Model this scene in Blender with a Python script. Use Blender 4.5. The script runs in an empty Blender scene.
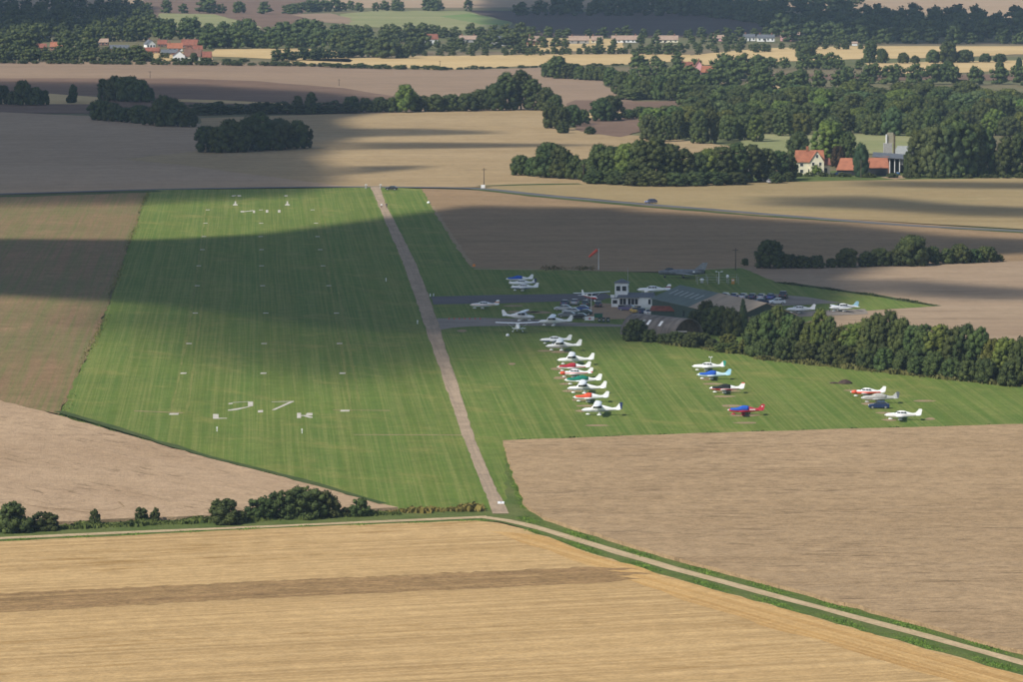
import bpy, math, random
import numpy as np
from mathutils import Vector, Matrix

# ------------------------------------------------------------------ camera, world, sun, exposure
sc = bpy.context.scene
col = sc.collection
FPX, CAMH, HORIZON = 4800.0, 103.0, 449.0
PITCH = math.atan(HORIZON / FPX)
cam_data = bpy.data.cameras.new('camera')
cam_data.sensor_width = 36.0
cam_data.lens = 36.0 * FPX / 1023.0
cam_data.clip_start = 1.0
cam_data.clip_end = 30000.0
cam = bpy.data.objects.new('camera', cam_data)
cam.location = (0, 0, CAMH)
cam.rotation_euler = (math.pi / 2 - PITCH, 0, 0)
col.objects.link(cam)
sc.camera = cam

SUN_EL = math.radians(43)
SUN_H = Vector((-0.80, -0.60, 0)).normalized()          # horizontal direction towards the sun
SUN_DIR = SUN_H * math.cos(SUN_EL) + Vector((0, 0, math.sin(SUN_EL)))
world = bpy.data.worlds.new('World')
sc.world = world
world.use_nodes = True
wn = world.node_tree.nodes
bg = wn['Background']
sky = wn.new('ShaderNodeTexSky')
sky.sky_type = 'NISHITA'
sky.sun_disc = False
sky.sun_elevation = SUN_EL
sky.sun_rotation = math.atan2(SUN_H.x, SUN_H.y)
world.node_tree.links.new(sky.outputs[0], bg.inputs['Color'])
bg.inputs['Strength'].default_value = 0.105
sun_data = bpy.data.lights.new('sun', 'SUN')
sun_data.energy = 4.4
sun_data.angle = math.radians(0.53)
sun_data.color = (1.0, 0.95, 0.86)
sun = bpy.data.objects.new('sun', sun_data)
sun.rotation_euler = SUN_DIR.to_track_quat('Z', 'Y').to_euler()
col.objects.link(sun)
sc.view_settings.view_transform = 'Standard'
sc.view_settings.look = 'None'
sc.view_settings.exposure = 0.3
sc.view_settings.gamma = 1.0
sc.cycles.use_denoising = True
sc.cycles.denoising_input_passes = 'RGB_ALBEDO_NORMAL'
sc.cycles.denoising_prefilter = 'ACCURATE'
sc.cycles.max_bounces = 6
sc.cycles.diffuse_bounces = 2
sc.cycles.transparent_max_bounces = 8

# ------------------------------------------------------------------ pixel of the photograph -> point on the land
CP, SP = math.cos(PITCH), math.sin(PITCH)
def at(px, py, z=0.0):
    vx, vy = (px - 511.5) / FPX, (341.0 - py) / FPX
    d = Vector((vx, CP + SP * vy, -SP + CP * vy))
    t = (z - CAMH) / d.z
    return Vector((d.x * t, d.y * t, z))
def scale_at(py):
    return FPX / at(511, py).y                     # pixels per metre at that row
RNG = random.Random(7)

# ------------------------------------------------------------------ mesh helpers
def mesh_obj(name, verts, faces, mat, parent=None, smooth=False, loc=None):
    me = bpy.data.meshes.new(name)
    me.from_pydata([tuple(v) for v in verts], [], faces)
    me.update()
    if smooth:
        for p in me.polygons: p.use_smooth = True
    if mat: me.materials.append(mat)
    o = bpy.data.objects.new(name, me)
    if parent: o.parent = parent
    if loc is not None: o.location = loc
    col.objects.link(o)
    return o
def np_mesh(name, V, Q, mat, tris=None):
    """fast mesh from numpy arrays of verts, quads and optional tris"""
    me = bpy.data.meshes.new(name)
    nq = len(Q); nt = 0 if tris is None else len(tris)
    me.vertices.add(len(V)); me.vertices.foreach_set('co', np.asarray(V, np.float32).ravel())
    loops = np.asarray(Q, np.int32).ravel()
    if nt: loops = np.concatenate([loops, np.asarray(tris, np.int32).ravel()])
    me.loops.add(len(loops)); me.loops.foreach_set('vertex_index', loops)
    me.polygons.add(nq + nt)
    starts = np.concatenate([np.arange(nq) * 4, nq * 4 + np.arange(nt) * 3]).astype(np.int32)
    me.polygons.foreach_set('loop_start', starts)
    me.update(calc_edges=True)
    me.validate()
    if mat: me.materials.append(mat)
    return me
class MB:
    def __init__(s): s.v = []; s.f = []
    def add(s, v, f):
        n = len(s.v); s.v += [tuple(a) for a in v]; s.f += [tuple(i + n for i in q) for q in f]; return s
    def box(s, x0, x1, y0, y1, z0, z1):
        v = [(x0,y0,z0),(x1,y0,z0),(x1,y1,z0),(x0,y1,z0),(x0,y0,z1),(x1,y0,z1),(x1,y1,z1),(x0,y1,z1)]
        return s.add(v, [(0,3,2,1),(4,5,6,7),(0,1,5,4),(1,2,6,5),(2,3,7,6),(3,0,4,7)])
    def tube(s, a, b, r0, r1=None, n=8):
        a, b = Vector(a), Vector(b); r1 = r0 if r1 is None else r1
        d = (b - a).normalized(); u = d.orthogonal().normalized(); w = d.cross(u)
        v = []
        for p, r in ((a, r0), (b, r1)):
            for i in range(n):
                t = 2 * math.pi * i / n; v.append(p + (u * math.cos(t) + w * math.sin(t)) * r)
        f = [(i, (i+1) % n, n + (i+1) % n, n + i) for i in range(n)]
        f += [tuple(range(n))[::-1], tuple(range(n, 2*n))]
        return s.add(v, f)
    def prism(s, pts, y0, y1):
        """side profile in x,z extruded along y"""
        n = len(pts)
        v = [(x, y0, z) for x, z in pts] + [(x, y1, z) for x, z in pts]
        f = [tuple(range(n)), tuple(range(2*n - 1, n - 1, -1))] + [(i, n + i, n + (i+1) % n, (i+1) % n) for i in range(n)]
        return s.add(v, f)
    def loft(s, rings, caps=True):
        n = len(rings[0]); v = [p for r in rings for p in r]; f = []
        for k in range(len(rings) - 1):
            for i in range(n):
                j = (i + 1) % n; f.append((k*n+i, k*n+j, (k+1)*n+j, (k+1)*n+i))
        if caps:
            f.append(tuple(range(n))[::-1]); m = (len(rings)-1)*n; f.append(tuple(range(m, m+n)))
        return s.add(v, f)
    def ball(s, c, r, n=10, m=6):
        rx, ry, rz = r if hasattr(r, '__len__') else (r, r, r)
        rings = []
        for k in range(m + 1):
            a = math.pi * (0.02 + 0.96 * k / m)
            rings.append([(c[0] + rx*math.sin(a)*math.cos(2*math.pi*i/n), c[1] + ry*math.sin(a)*math.sin(2*math.pi*i/n), c[2] - rz*math.cos(a)) for i in range(n)])
        return s.loft(rings)
    def build(s, name, mat, parent=None, smooth=False): return mesh_obj(name, s.v, s.f, mat, parent, smooth)
def empty(name, loc, rz=0.0):
    o = bpy.data.objects.new(name, None); o.location = loc; o.rotation_euler = (0, 0, rz); o.empty_display_size = 0.5
    col.objects.link(o); return o
LABELS = set()
def tag(o, label, cat, group=None):
    if label in LABELS and not group: print('DUPLICATE LABEL', label)
    LABELS.add(label)
    o['label'] = label; o['category'] = cat
    if group: o['group'] = group
    return o
def nth(i):
    w = ['first','second','third','fourth','fifth','sixth','seventh','eighth','ninth','tenth','eleventh','twelfth','thirteenth','fourteenth','fifteenth','sixteenth','seventeenth','eighteenth','nineteenth','twentieth']
    if i < 20: return w[i]
    t = {2:'twenty', 3:'thirty', 4:'forty', 5:'fifty'}[(i + 1) // 10]
    return t + '-' + w[(i + 1) % 10 - 1] if (i + 1) % 10 else {3:'thirtieth', 4:'fortieth', 5:'fiftieth'}[(i + 1) // 10]

# ------------------------------------------------------------------ materials
class NT:
    def __init__(s, name):
        s.m = bpy.data.materials.new(name); s.m.use_nodes = True; s.t = s.m.node_tree; s.n = s.t.nodes
        s.b = s.n['Principled BSDF']
        s.b.inputs['Roughness'].default_value = 0.9
        s.b.inputs['Specular IOR Level'].default_value = 0.25
    def new(s, typ, **kw):
        x = s.n.new(typ)
        for k, v in kw.items(): setattr(x, k, v)
        return x
    def link(s, a, b): s.t.links.new(a, b)
    def val(s, sock, v):
        if hasattr(v, 'is_output'): s.link(v, sock)
        else: sock.default_value = v
    def math(s, op, a, b=0.0, clamp=False):
        x = s.new('ShaderNodeMath', operation=op); x.use_clamp = clamp
        s.val(x.inputs[0], a); s.val(x.inputs[1], b); return x.outputs[0]
    def mix(s, fac, a, b, mode='MIX'):
        x = s.new('ShaderNodeMix', data_type='RGBA', blend_type=mode)
        s.val(x.inputs[0], fac); s.val(x.inputs[6], a if hasattr(a, 'is_output') else (*a, 1)); s.val(x.inputs[7], b if hasattr(b, 'is_output') else (*b, 1))
        return x.outputs[2]
    def noise(s, vec, scale, detail=3.0, rough=0.55):
        x = s.new('ShaderNodeTexNoise'); s.val(x.inputs['Scale'], scale); s.val(x.inputs['Detail'], detail); s.val(x.inputs['Roughness'], rough)
        if vec is not None: s.link(vec, x.inputs['Vector'])
        return x.outputs['Fac']
    def ramp(s, v, lo, hi):
        x = s.new('ShaderNodeMapRange'); x.interpolation_type = 'SMOOTHSTEP'
        s.val(x.inputs[0], v); x.inputs[1].default_value = lo; x.inputs[2].default_value = hi
        return x.outputs[0]
    def pos(s):
        return s.new('ShaderNodeNewGeometry').outputs['Position']
    def mapping(s, vec, rot=0.0, sc=(1, 1, 1)):
        x = s.new('ShaderNodeMapping'); x.vector_type = 'TEXTURE'
        s.link(vec, x.inputs[0]); x.inputs['Rotation'].default_value = (0, 0, rot); x.inputs['Scale'].default_value = sc
        return x.outputs[0]

def plain(name, c, rough=0.7, metal=0.0, vary=0.12, spec=0.3, nscale=1.5):
    t = NT(name); t.b.inputs['Roughness'].default_value = rough; t.b.inputs['Metallic'].default_value = metal
    t.b.inputs['Specular IOR Level'].default_value = spec
    n = t.noise(t.new('ShaderNodeTexCoord').outputs['Object'], nscale, 4)
    c2 = tuple(x * (1 - 2 * vary) for x in c)
    t.link(t.mix(t.ramp(n, 0.3, 0.75), c, c2), t.b.inputs['Base Color'])
    return t.m
def direction(p0, p1):
    d = at(*p1) - at(*p0); return math.atan2(d.y, d.x)

def field_mat(name, ca, cb, ang=0.0, stripe=None, stripe_col=None, stripe_amt=0.5, patch=60.0, fine=0.9, fine_amt=0.35, streak=None, streak_col=None, bump=0.25, third=None, third_amt=0.5, stripe_len=45, lanes=None, lane_col=None, lane_amt=.5):
    """a crop, stubble or soil surface: broad patches, drilled rows along `ang`, fine mottling"""
    t = NT(name)
    p = t.pos()
    uv = t.mapping(p, rot=ang)                                   # x runs along the rows
    big = t.noise(t.mapping(p, rot=ang, sc=(patch * 2.2, patch, patch)), 1.0, 4, 0.6)
    c = t.mix(t.ramp(big, 0.33, 0.67), ca, cb)
    if third:
        b2 = t.noise(t.mapping(p, rot=ang + 0.4, sc=(patch * .9, patch * .5, 30)), 1.0, 5, 0.65)
        c = t.mix(t.math('MULTIPLY', t.ramp(b2, 0.5, 0.72), third_amt), c, third)
    if lanes:                                                     # mower passes and wheel marks
        l1 = t.noise(t.mapping(p, rot=ang, sc=(9000, lanes, 50)), 1.0, 1, .5)
        c = t.mix(t.math('MULTIPLY', t.ramp(l1, .47, .56), lane_amt), c, lane_col)
    if stripe:
        s1 = t.noise(t.mapping(p, rot=ang, sc=(stripe * stripe_len, stripe, 50)), 1.0, 3, 0.75)
        s2 = t.noise(t.mapping(p, rot=ang, sc=(stripe * stripe_len * 2, stripe * 3.1, 50)), 1.0, 2, 0.6)
        s = t.math('MULTIPLY', t.ramp(t.math('ADD', t.math('MULTIPLY', s1, 0.6), t.math('MULTIPLY', s2, 0.4)), 0.42, 0.62), stripe_amt)
        c = t.mix(s, c, stripe_col or tuple(x * 0.7 for x in ca))
    if streak:
        k = t.noise(t.mapping(p, rot=ang, sc=(streak * 5, streak, 50)), 1.0, 6, 0.7)
        gate = t.ramp(t.noise(t.mapping(p, rot=ang, sc=(streak * 28, streak * 9, 50)), 1.0, 3, .6), .45, .62)
        c = t.mix(t.math('MULTIPLY', t.math('MULTIPLY', t.ramp(k, 0.50, 0.62), 0.8), gate), c, streak_col or tuple(x * 0.5 for x in ca))
    f1 = t.noise(t.mapping(p, rot=ang, sc=(fine * 1.6, fine, fine)), 1.0, 5, 0.75)
    f2 = t.noise(p, 1.0 / (fine * 7), 4, 0.6)
    f = t.math('ADD', t.math('MULTIPLY', f1, 0.65), t.math('MULTIPLY', f2, 0.35))
    v = t.math('ADD', t.math('MULTIPLY', t.math('SUBTRACT', f, 0.5), fine_amt * 5.0), 1.0)
    h = t.new('ShaderNodeHueSaturation'); t.link(c, h.inputs['Color']); t.link(v, h.inputs['Value'])
    t.link(h.outputs[0], t.b.inputs['Base Color'])
    t.b.inputs['Roughness'].default_value = 1.0; t.b.inputs['Specular IOR Level'].default_value = 0.05
    if bump:
        bn = t.new('ShaderNodeBump'); bn.inputs['Strength'].default_value = 0.6; bn.inputs['Distance'].default_value = bump
        t.link(f1, bn.inputs['Height']); t.link(bn.outputs[0], t.b.inputs['Normal'])
    return t.m

ROW = direction((0, 603), (610, 574))                    # drilling direction of the near stubble
RUN = direction((183.5, 373.5), (207.8, 210))            # runway direction
TRK = direction((598, 545), (1023, 661.5))
M = {}
M['land'] = field_mat('land', (.17,.13,.08), (.10,.11,.045), 0.1, patch=250, fine=4)
M['stubble'] = field_mat('stubble', (.39,.26,.12), (.325,.212,.094), ROW, stripe=.9, stripe_len=120, stripe_col=(.50,.33,.15), stripe_amt=.55, patch=24, fine=.42, fine_amt=.36, streak=3.0, streak_col=(.28,.17,.063), lanes=2.6, lane_col=(.52,.355,.17), lane_amt=.5)
M['stubble_headland'] = field_mat('stubble_headland', (.42,.25,.09), (.35,.205,.075), TRK, stripe=.9, stripe_len=120, stripe_col=(.51,.335,.145), stripe_amt=.55, patch=20, fine=.42, fine_amt=.32, lanes=2.6, lane_col=(.54,.36,.16), lane_amt=.4)
M['tilled'] = field_mat('tilled', (.26,.16,.074), (.215,.132,.06), ROW, stripe=.8, stripe_len=60, stripe_col=(.36,.235,.105), stripe_amt=.75, patch=8, fine=.5, fine_amt=.6, bump=.5)
M['crop_right'] = field_mat('crop_right', (.35,.24,.133), (.30,.203,.11), 0.03, patch=28, fine=.42, fine_amt=.5, streak=1.5, streak_col=(.15,.10,.055), bump=.5, stripe=3, stripe_col=(.38,.27,.16), stripe_amt=.35)
M['crop_left'] = field_mat('crop_left', (.38,.266,.163), (.325,.222,.132), direction((0,430),(300,500)), patch=22, fine=.42, fine_amt=.4, streak=1.5, streak_col=(.19,.13,.075), stripe=3, stripe_col=(.41,.29,.185), stripe_amt=.35, bump=.4)
M['weedy'] = field_mat('weedy', (.21,.13,.07), (.165,.125,.06), RUN, stripe=.9, stripe_len=120, stripe_col=(.11,.13,.038), stripe_amt=.6, patch=40, fine=.8, fine_amt=.4, third=(.25,.15,.085), third_amt=.7)
M['grass'] = field_mat('grass', (.102,.148,.028), (.080,.127,.024), RUN, stripe=.5, stripe_len=220, stripe_col=(.225,.222,.07), stripe_amt=.42, patch=26, fine=.55, fine_amt=.34, bump=.1, third=(.185,.18,.05), third_amt=.75, lanes=9.0, lane_col=(.10,.126,.023), lane_amt=.3)
M['crop_track'] = field_mat('crop_track', (.265,.18,.10), (.23,.155,.085), 0, patch=4, fine=.4, fine_amt=.4)
M['grass_pale'] = field_mat('grass_pale', (.17,.175,.05), (.125,.15,.035), RUN, patch=9, fine=.5, fine_amt=.4, bump=.1)
M['verge'] = field_mat('verge', (.072,.105,.026), (.11,.125,.04), TRK, patch=9, fine=.5, fine_amt=.4, bump=.3)
M['verge_dark'] = field_mat('verge_dark', (.045,.068,.022), (.07,.085,.03), 0, patch=12, fine=.8, fine_amt=.4, bump=.3)
M['field_back'] = field_mat('field_back', (.25,.165,.09), (.21,.14,.075), 0.02, patch=70, fine=1.4, fine_amt=.3, stripe=4, stripe_col=(.275,.19,.105), stripe_amt=.5)
M['field_g'] = field_mat('field_g', (.29,.21,.135), (.255,.18,.115), 0.02, patch=40, fine=1.0, fine_amt=.22, stripe=5, stripe_col=(.32,.235,.155), stripe_amt=.5, streak=6, streak_col=(.19,.135,.085))
M['field_tan'] = field_mat('field_tan', (.31,.225,.12), (.265,.188,.096), 0.03, patch=80, fine=1.6, fine_amt=.3, stripe=4, stripe_col=(.35,.255,.145), stripe_amt=.5)
M['field_i'] = field_mat('field_i', (.27,.20,.10), (.235,.17,.08), -0.02, patch=60, fine=1.6, fine_amt=.22, stripe=4, stripe_col=(.29,.225,.115), stripe_amt=.5, third=(.19,.17,.07))
M['field_pink'] = field_mat('field_pink', (.33,.235,.15), (.29,.205,.128), 0.03, patch=90, fine=1.6, fine_amt=.28, stripe=5, stripe_col=(.35,.255,.17), stripe_amt=.4)
M['plough'] = field_mat('plough', (.155,.10,.07), (.13,.083,.058), 0.02, patch=80, fine=2.5, fine_amt=.3, stripe=5, stripe_col=(.18,.12,.082), stripe_amt=.5)
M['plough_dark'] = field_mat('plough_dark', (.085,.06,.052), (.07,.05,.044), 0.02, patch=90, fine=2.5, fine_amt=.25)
M['field_k'] = field_mat('field_k', (.25,.175,.115), (.215,.15,.10), 0.02, patch=90, fine=2.5, fine_amt=.2, stripe=6, stripe_col=(.27,.19,.13), stripe_amt=.5)
M['gold'] = field_mat('gold', (.47,.34,.165), (.41,.29,.135), 0.02, patch=70, fine=2.5, fine_amt=.2, stripe=6, stripe_col=(.5,.38,.2), stripe_amt=.4)
M['pasture'] = field_mat('pasture', (.19,.20,.085), (.24,.23,.11), 0.02, patch=80, fine=3, fine_amt=.2)
M['pasture_green'] = field_mat('pasture_green', (.13,.19,.06), (.17,.2,.08), 0.02, patch=80, fine=3, fine_amt=.2)
M['worn'] = field_mat('worn', (.30,.215,.13), (.24,.18,.10), 0, patch=1.5, fine=.4, fine_amt=.4)
M['gravel'] = field_mat('gravel', (.32,.22,.13), (.29,.20,.125), 0, patch=4, fine=.4, fine_amt=.2)
M['track'] = field_mat('track', (.46,.345,.21), (.39,.29,.17), TRK, patch=4, fine=.4, fine_amt=.35, stripe=.35, stripe_col=(.30,.235,.13), stripe_amt=.4)
M['concrete'] = field_mat('concrete', (.36,.27,.185), (.295,.22,.15), RUN, patch=5, fine=.5, fine_amt=.3, stripe=.5, stripe_col=(.20,.155,.11), stripe_amt=.5, third=(.38,.30,.21))
M['asphalt'] = field_mat('asphalt', (.115,.108,.112), (.095,.09,.094), 0, patch=6, fine=.5, fine_amt=.2)
M['concrete_pale'] = field_mat('concrete_pale', (.25,.215,.18), (.20,.17,.14), 0, patch=6, fine=.5, fine_amt=.25)
M['road'] = field_mat('road', (.12,.118,.12), (.10,.10,.10), 0, patch=8, fine=.8, fine_amt=.15)
M['chalk'] = plain('chalk', (.52,.48,.40), .9, vary=.2, nscale=1.2)

# ------------------------------------------------------------------ sheets of land
def rough_outline(pts, jit, step):
    out = []
    n = len(pts)
    for i in range(n):
        a, b = pts[i], pts[(i + 1) % n]
        L = (b - a).length; k = max(1, min(120, int(L / step)))
        nrm = Vector((-(b - a).y, (b - a).x, 0)).normalized()
        for j in range(k):
            q = a.lerp(b, j / k)
            if j: q = q + nrm * RNG.gauss(0, jit)
            out.append(q)
    return out
def sheet(name, px, mat, z, jit=0.35, step=6.0, tall=0.0, world_pts=None):
    pts = [at(*p) for p in px] if world_pts is None else world_pts
    pts = [Vector((p.x, p.y, 0)) for p in pts]
    if jit: pts = rough_outline(pts, jit, step)
    n = len(pts)
    v = [(p.x, p.y, z + tall) for p in pts]; f = [tuple(range(n))]
    if tall:
        v += [(p.x, p.y, z - 0.02) for p in pts]
        f += [(i, n + i, n + (i + 1) % n, (i + 1) % n) for i in range(n)]
    o = mesh_obj(name, v, f, mat)
    me = o.data
    if me.polygons[0].normal.z < 0:
        me.flip_normals()
    o['kind'] = 'structure'
    return o
def ribbon(name, px, wid, mat, z, jit=0.12):
    """a strip of given width (m) along a line of points"""
    c = [at(*p) for p in px]
    fine = []
    for a, b in zip(c, c[1:]):
        k = max(1, int((b - a).length / 8))
        for j in range(k): fine.append(a.lerp(b, j / k))
    fine.append(c[-1])
    if len(fine) > 12:                                             # ease the corners
        for _ in range(3):
            fine = [fine[0]] + [(fine[i-1] + fine[i] * 2 + fine[i+1]) / 4 for i in range(1, len(fine) - 1)] + [fine[-1]]
    v, f = [], []
    for i, p in enumerate(fine):
        d = (fine[min(i+1, len(fine)-1)] - fine[max(i-1, 0)]).normalized(); nn = Vector((-d.y, d.x, 0))
        w = wid if not isinstance(wid, (list, tuple)) else wid[0] + (wid[1] - wid[0]) * i / (len(fine) - 1)
        for s in (-1, 1):
            q = p + nn * (w / 2 * s + RNG.gauss(0, jit)); v.append((q.x, q.y, z))
        if i: f.append((2*i-2, 2*i, 2*i+1, 2*i-1)[::-1])
    o = mesh_obj(name, v, f, mat)
    if o.data.polygons[0].normal.z < 0: o.data.flip_normals()
    o['kind'] = 'structure'
    return o
g = mesh_obj('ground', [(-7000,-2500,-.3),(7000,-2500,-.3),(7000,12000,-.3),(-7000,12000,-.3)], [(0,1,2,3)], M['land']); g['kind'] = 'structure'

# far land first
sheet('far_field', [(-500,-30),(1500,-30),(1500,12),(1023,10),(700,6),(300,8),(-500,10)], M['field_pink'], -.20, 2, 60)
sheet('far_plough_field', [(140,-6),(330,-4),(300,14),(150,16)], M['plough'], -.14, 2, 60)
sheet('far_crop_field', [(800,9),(1023,1),(1500,-4),(1500,26),(1023,18),(900,14)], M['field_pink'], -.13, 2, 60)
sheet('green_pasture', [(160,13),(215,14),(262,27),(255,30),(160,28)], M['pasture'], -.12, 1, 40)
sheet('brown_fallow', [(190,14),(300,12),(310,30),(262,29),(215,15)], M['plough'], -.125, 1, 40)
sheet('tan_fallow', [(290,14),(330,13),(352,18),(350,24),(322,22)], M['field_k'], -.115, 1, 40)
sheet('green_field', [(340,14),(380,10),(465,11),(512,22),(508,28),(430,32),(340,24)], M['pasture'], -.12, 1, 40)
sheet('green_field', [(440,16),(470,13),(512,22),(506,25),(480,24)], M['pasture_green'], -.11, 1, 40)
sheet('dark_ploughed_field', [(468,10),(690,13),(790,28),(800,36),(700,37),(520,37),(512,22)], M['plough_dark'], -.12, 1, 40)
sheet('stubble_strip', [(510,37),(620,39),(625,50),(510,52)], M['gold'], -.11, 1, 30)
sheet('stubble_strip', [(215,49),(300,48),(350,51),(350,62),(300,60),(240,57),(205,56)], M['gold'], -.10, 1, 30)
sheet('stubble_strip', [(140,52),(215,52),(212,61),(140,60)], M['gold'], -.095, 1, 30)
sheet('stubble_strip', [(290,60),(420,56),(560,54),(690,54),(690,60),(640,64),(520,66),(440,70),(380,66),(290,63)], M['gold'], -.10, 1, 30)
sheet('stubble_strip', [(670,58),(700,54),(760,48),(850,46),(1030,46),(1400,46),(1400,56),(1015,54),(960,57),(850,59),(760,62),(700,65)], M['gold'], -.09, 1, 30)
sheet('stubble_strip', [(865,63),(960,61),(1030,60),(1400,59),(1400,69),(1010,70),(930,74),(890,74)], M['gold'], -.08, 1, 30)
sheet('brown_field', [(-500,63),(0,62),(180,61.5),(350,67),(440,70),(560,67),(600,76),(605,84),(625,97),(640,104),(640,113),(500,113),(-500,113)], M['field_k'], -.10, 1, 30)
sheet('ploughed_field', [(-500,77),(0,78),(180,78),(260,81),(345,88),(395,96),(390,113),(-500,113)], M['plough'], -.07, 1, 30)  # sheet in a darker brown than the field it lies on
sheet('ploughed_field', [(575,100),(640,101),(790,100),(790,112),(640,112),(560,110)], M['plough'], -.06, 1, 30)
sheet('ploughed_field', [(750,74),(800,73),(850,75),(1060,74),(1060,80),(850,80),(750,79)], M['plough'], -.06, 1, 30)
sheet('stubble_strip', [(-30,92),(30,92),(100,97),(100,104),(-30,104)], M['gold'], -.04, .8, 20)
sheet('stubble_strip', [(178,99),(220,100),(300,104),(300,105.2),(220,103),(178,101.5)], M['gold'], -.04, .8, 20)
sheet('stubble_strip', [(575,112),(660,112),(655,119),(580,120)], M['gold'], -.05, .8, 20)
sheet('stubble_strip', [(765,86),(790,85),(792,90),(768,91)], M['gold'], -.04, .8, 20)
sheet('pink_crop_field', [(-500,113),(0,112),(95,116),(200,124),(202,150),(123,159),(205,168),(342,186),(160,190),(0,194),(-500,205)], M['field_pink'], -.04, .6, 20)
sheet('tan_crop_field', [(123,159),(205,149),(200,118),(330,114),(545,109),(560,125),(600,133),(660,137),(740,147),(760,160),(800,182),(600,187),(330,187),(205,168)], M['field_tan'], -.05, .6, 20)
sheet('ploughed_patch', [(570,120),(655,113),(655,128),(620,137),(580,131)], M['plough'], -.02, .5, 15)
sheet('pasture', [(735,152),(745,134),(912,134),(918,154)], M['pasture'], -.04, .6, 15)
sheet('roadside_field', [(480,188),(620,201),(800,216),(1023,229),(1400,252),(1400,166),(1023,174),(800,179),(600,184),(540,183.5)], M['field_i'], -.03, .5, 15)
sheet('back_field', [(420,188.5),(500,191),(620,203),(1023,231),(1400,251),(1400,256),(1023,262),(745,268.5),(660,272),(560,271),(474,269),(452,240),(433,210)], M['field_back'], -.02, .4, 12)
sheet('far_crop_field', [(735,267.5),(850,264),(1023,261),(1400,254),(1400,425),(1023,381),(760,352),(752,335),(838,312),(937,306),(868,295),(776,283)], M['field_g'], -.01, .3, 10)
sheet('weedy_field', [(-500,208),(0,195),(148,191),(100,330),(60,414),(0,402),(-500,330)], M['weedy'], -.015, .4, 8)
# the airfield turf
sheet('airfield_turf', [(148,190),(300,188.5),(385,187),(422,189),(433,209),(452,239),(474,268),(560,270),(660,273),(740,267.5),(776,282),(868,294),(939,306),(838,312.5),(752,338),(760,356),(1023,386),(1400,430),
       (1400,416),(1023,430),(700,439),(505,447),(507,462),(517,487),(530,511),(545,523),(520,524),(500,517),(480,518),(400,515),(384,509),(300,486),(200,460),(100,433),(56,418),(60,413),(100,330)], M['grass'], .015, .2, 6)
# near fields
sheet('crop_field', [(-500,365),(0,402.5),(58,418),(200,458.5),(300,484),(380,506.5),(398,510.5),(250,516.8),(100,523),(0,527.5),(-500,551)], M['crop_left'], .0, .25, 4, tall=.55)
sheet('crop_field', [(503,443.5),(700,436),(1023,427),(1400,413),(1400,768),(1200,708),(1023,655),(800,594),(700,568),(640,551),(544,520.5),(526,508),(515,483),(506,456)], M['crop_right'], .0, .25, 4, tall=.6)
sheet('verge', [(503,440),(520,440),(560,521),(640,549),(1023,650),(1400,758),(1400,800),(1023,680),(700,588),(598,557),(528,530),(500,522),(470,521.5),(300,529),(0,544),(-500,568),(-500,549),(0,526),(250,515.5),(400,509.5),(490,510),(507,506)], M['verge'], .02, .3, 5)
sheet('stubble_field', [(-500,566),(0,542),(300,527.5),(475,521),(500,523.5),(528,530.5),(598,556),(700,586),(1023,676),(1400,786),(1400,1150),(-500,1150)], M['stubble'], .03, .25, 4, tall=.06)
sheet('stubble_headland', [(545,537),(598,557),(700,587),(1023,677),(1300,757),(1300,800),(1023,704),(700,606),(560,556),(490,532)], M['stubble_headland'], .105, .5, 5)
sheet('tilled_strip', [(-500,617),(0,594),(300,580),(590,567.5),(640,569.5),(606,571.5),(652,574.2),(610,576.5),(642,579.4),(598,583.6),(300,597),(0,613),(-500,638)], M['tilled'], .115, .45, 1.2)
ribbon('farm_track', [(-500,562),(0,538.5),(150,531.5),(300,525.3),(430,519.8),(488,517)], 2.5, M['track'], .05)
ribbon('farm_track', [(484,517.5),(505,517),(530,525),(598,546.5),(700,576.5),(860,618.5),(1023,663),(1300,742)], 2.3, M['track'], .06)
# hard surfaces on the airfield
def quad_strip(name, L, R, mat, z, jit=.12):
    a = [at(*p) for p in L]; b = [at(*p) for p in R]
    A, B = [], []
    for P, Q in ((a, A), (b, B)):
        for p, q in zip(P, P[1:]):
            k = 12
            Q += [p.lerp(q, j / k) for j in range(k)]
        Q.append(P[-1])
    v, f = [], []
    for p, q in zip(A, B):
        d = (q - p).normalized()
        p = p - d * RNG.gauss(0, jit); q = q + d * RNG.gauss(0, jit)
        v += [(p.x, p.y, z), (q.x, q.y, z)]
    for i in range(len(A) - 1): f.append((2*i, 2*i+1, 2*i+3, 2*i+2))
    o = mesh_obj(name, v, f, mat); o['kind'] = 'structure'
    if o.data.polygons[0].normal.z < 0: o.data.flip_normals()
    return o
quad_strip('concrete_track', [(492.5,514),(478,476),(464,440),(447,390),(426,330),(416.4,301),(403.5,264),(393,240),(378.6,206),(370.5,187)],
           [(509.5,514),(490,476),(475,440),(459.5,390),(440,330),(430.5,301),(416,264),(404.5,240),(386.5,206),(380,187)], M['concrete'], .07, .08)
sheet('taxiway', [(431,296.8),(500,295),(576,294),(606,293.5),(612,297),(600,301),(576,301),(500,303.5),(433,304.5)], M['asphalt'], .05, .1, 3)
sheet('taxiway', [(436.5,318.5),(480,318),(540,319.5),(560,322),(625,325),(625,327),(560,326.2),(520,325.8),(470,326.5),(452,328),(440.5,330)], M['concrete_pale'], .05, .1, 3)
sheet('gravel_car_park', [(584,309),(600,303),(622,305),(645,311),(636,319),(584,320)], M['gravel'], .06, .15, 2)
sheet('apron', [(722,299.5),(775,294),(805,297),(842,303),(790,305.5),(750,307)], M['concrete_pale'], .05, .2, 3)
sheet('worn_patch', [(786,312),(865,309),(868,314),(800,317)], M['concrete_pale'], .055, .2, 3)
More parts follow.
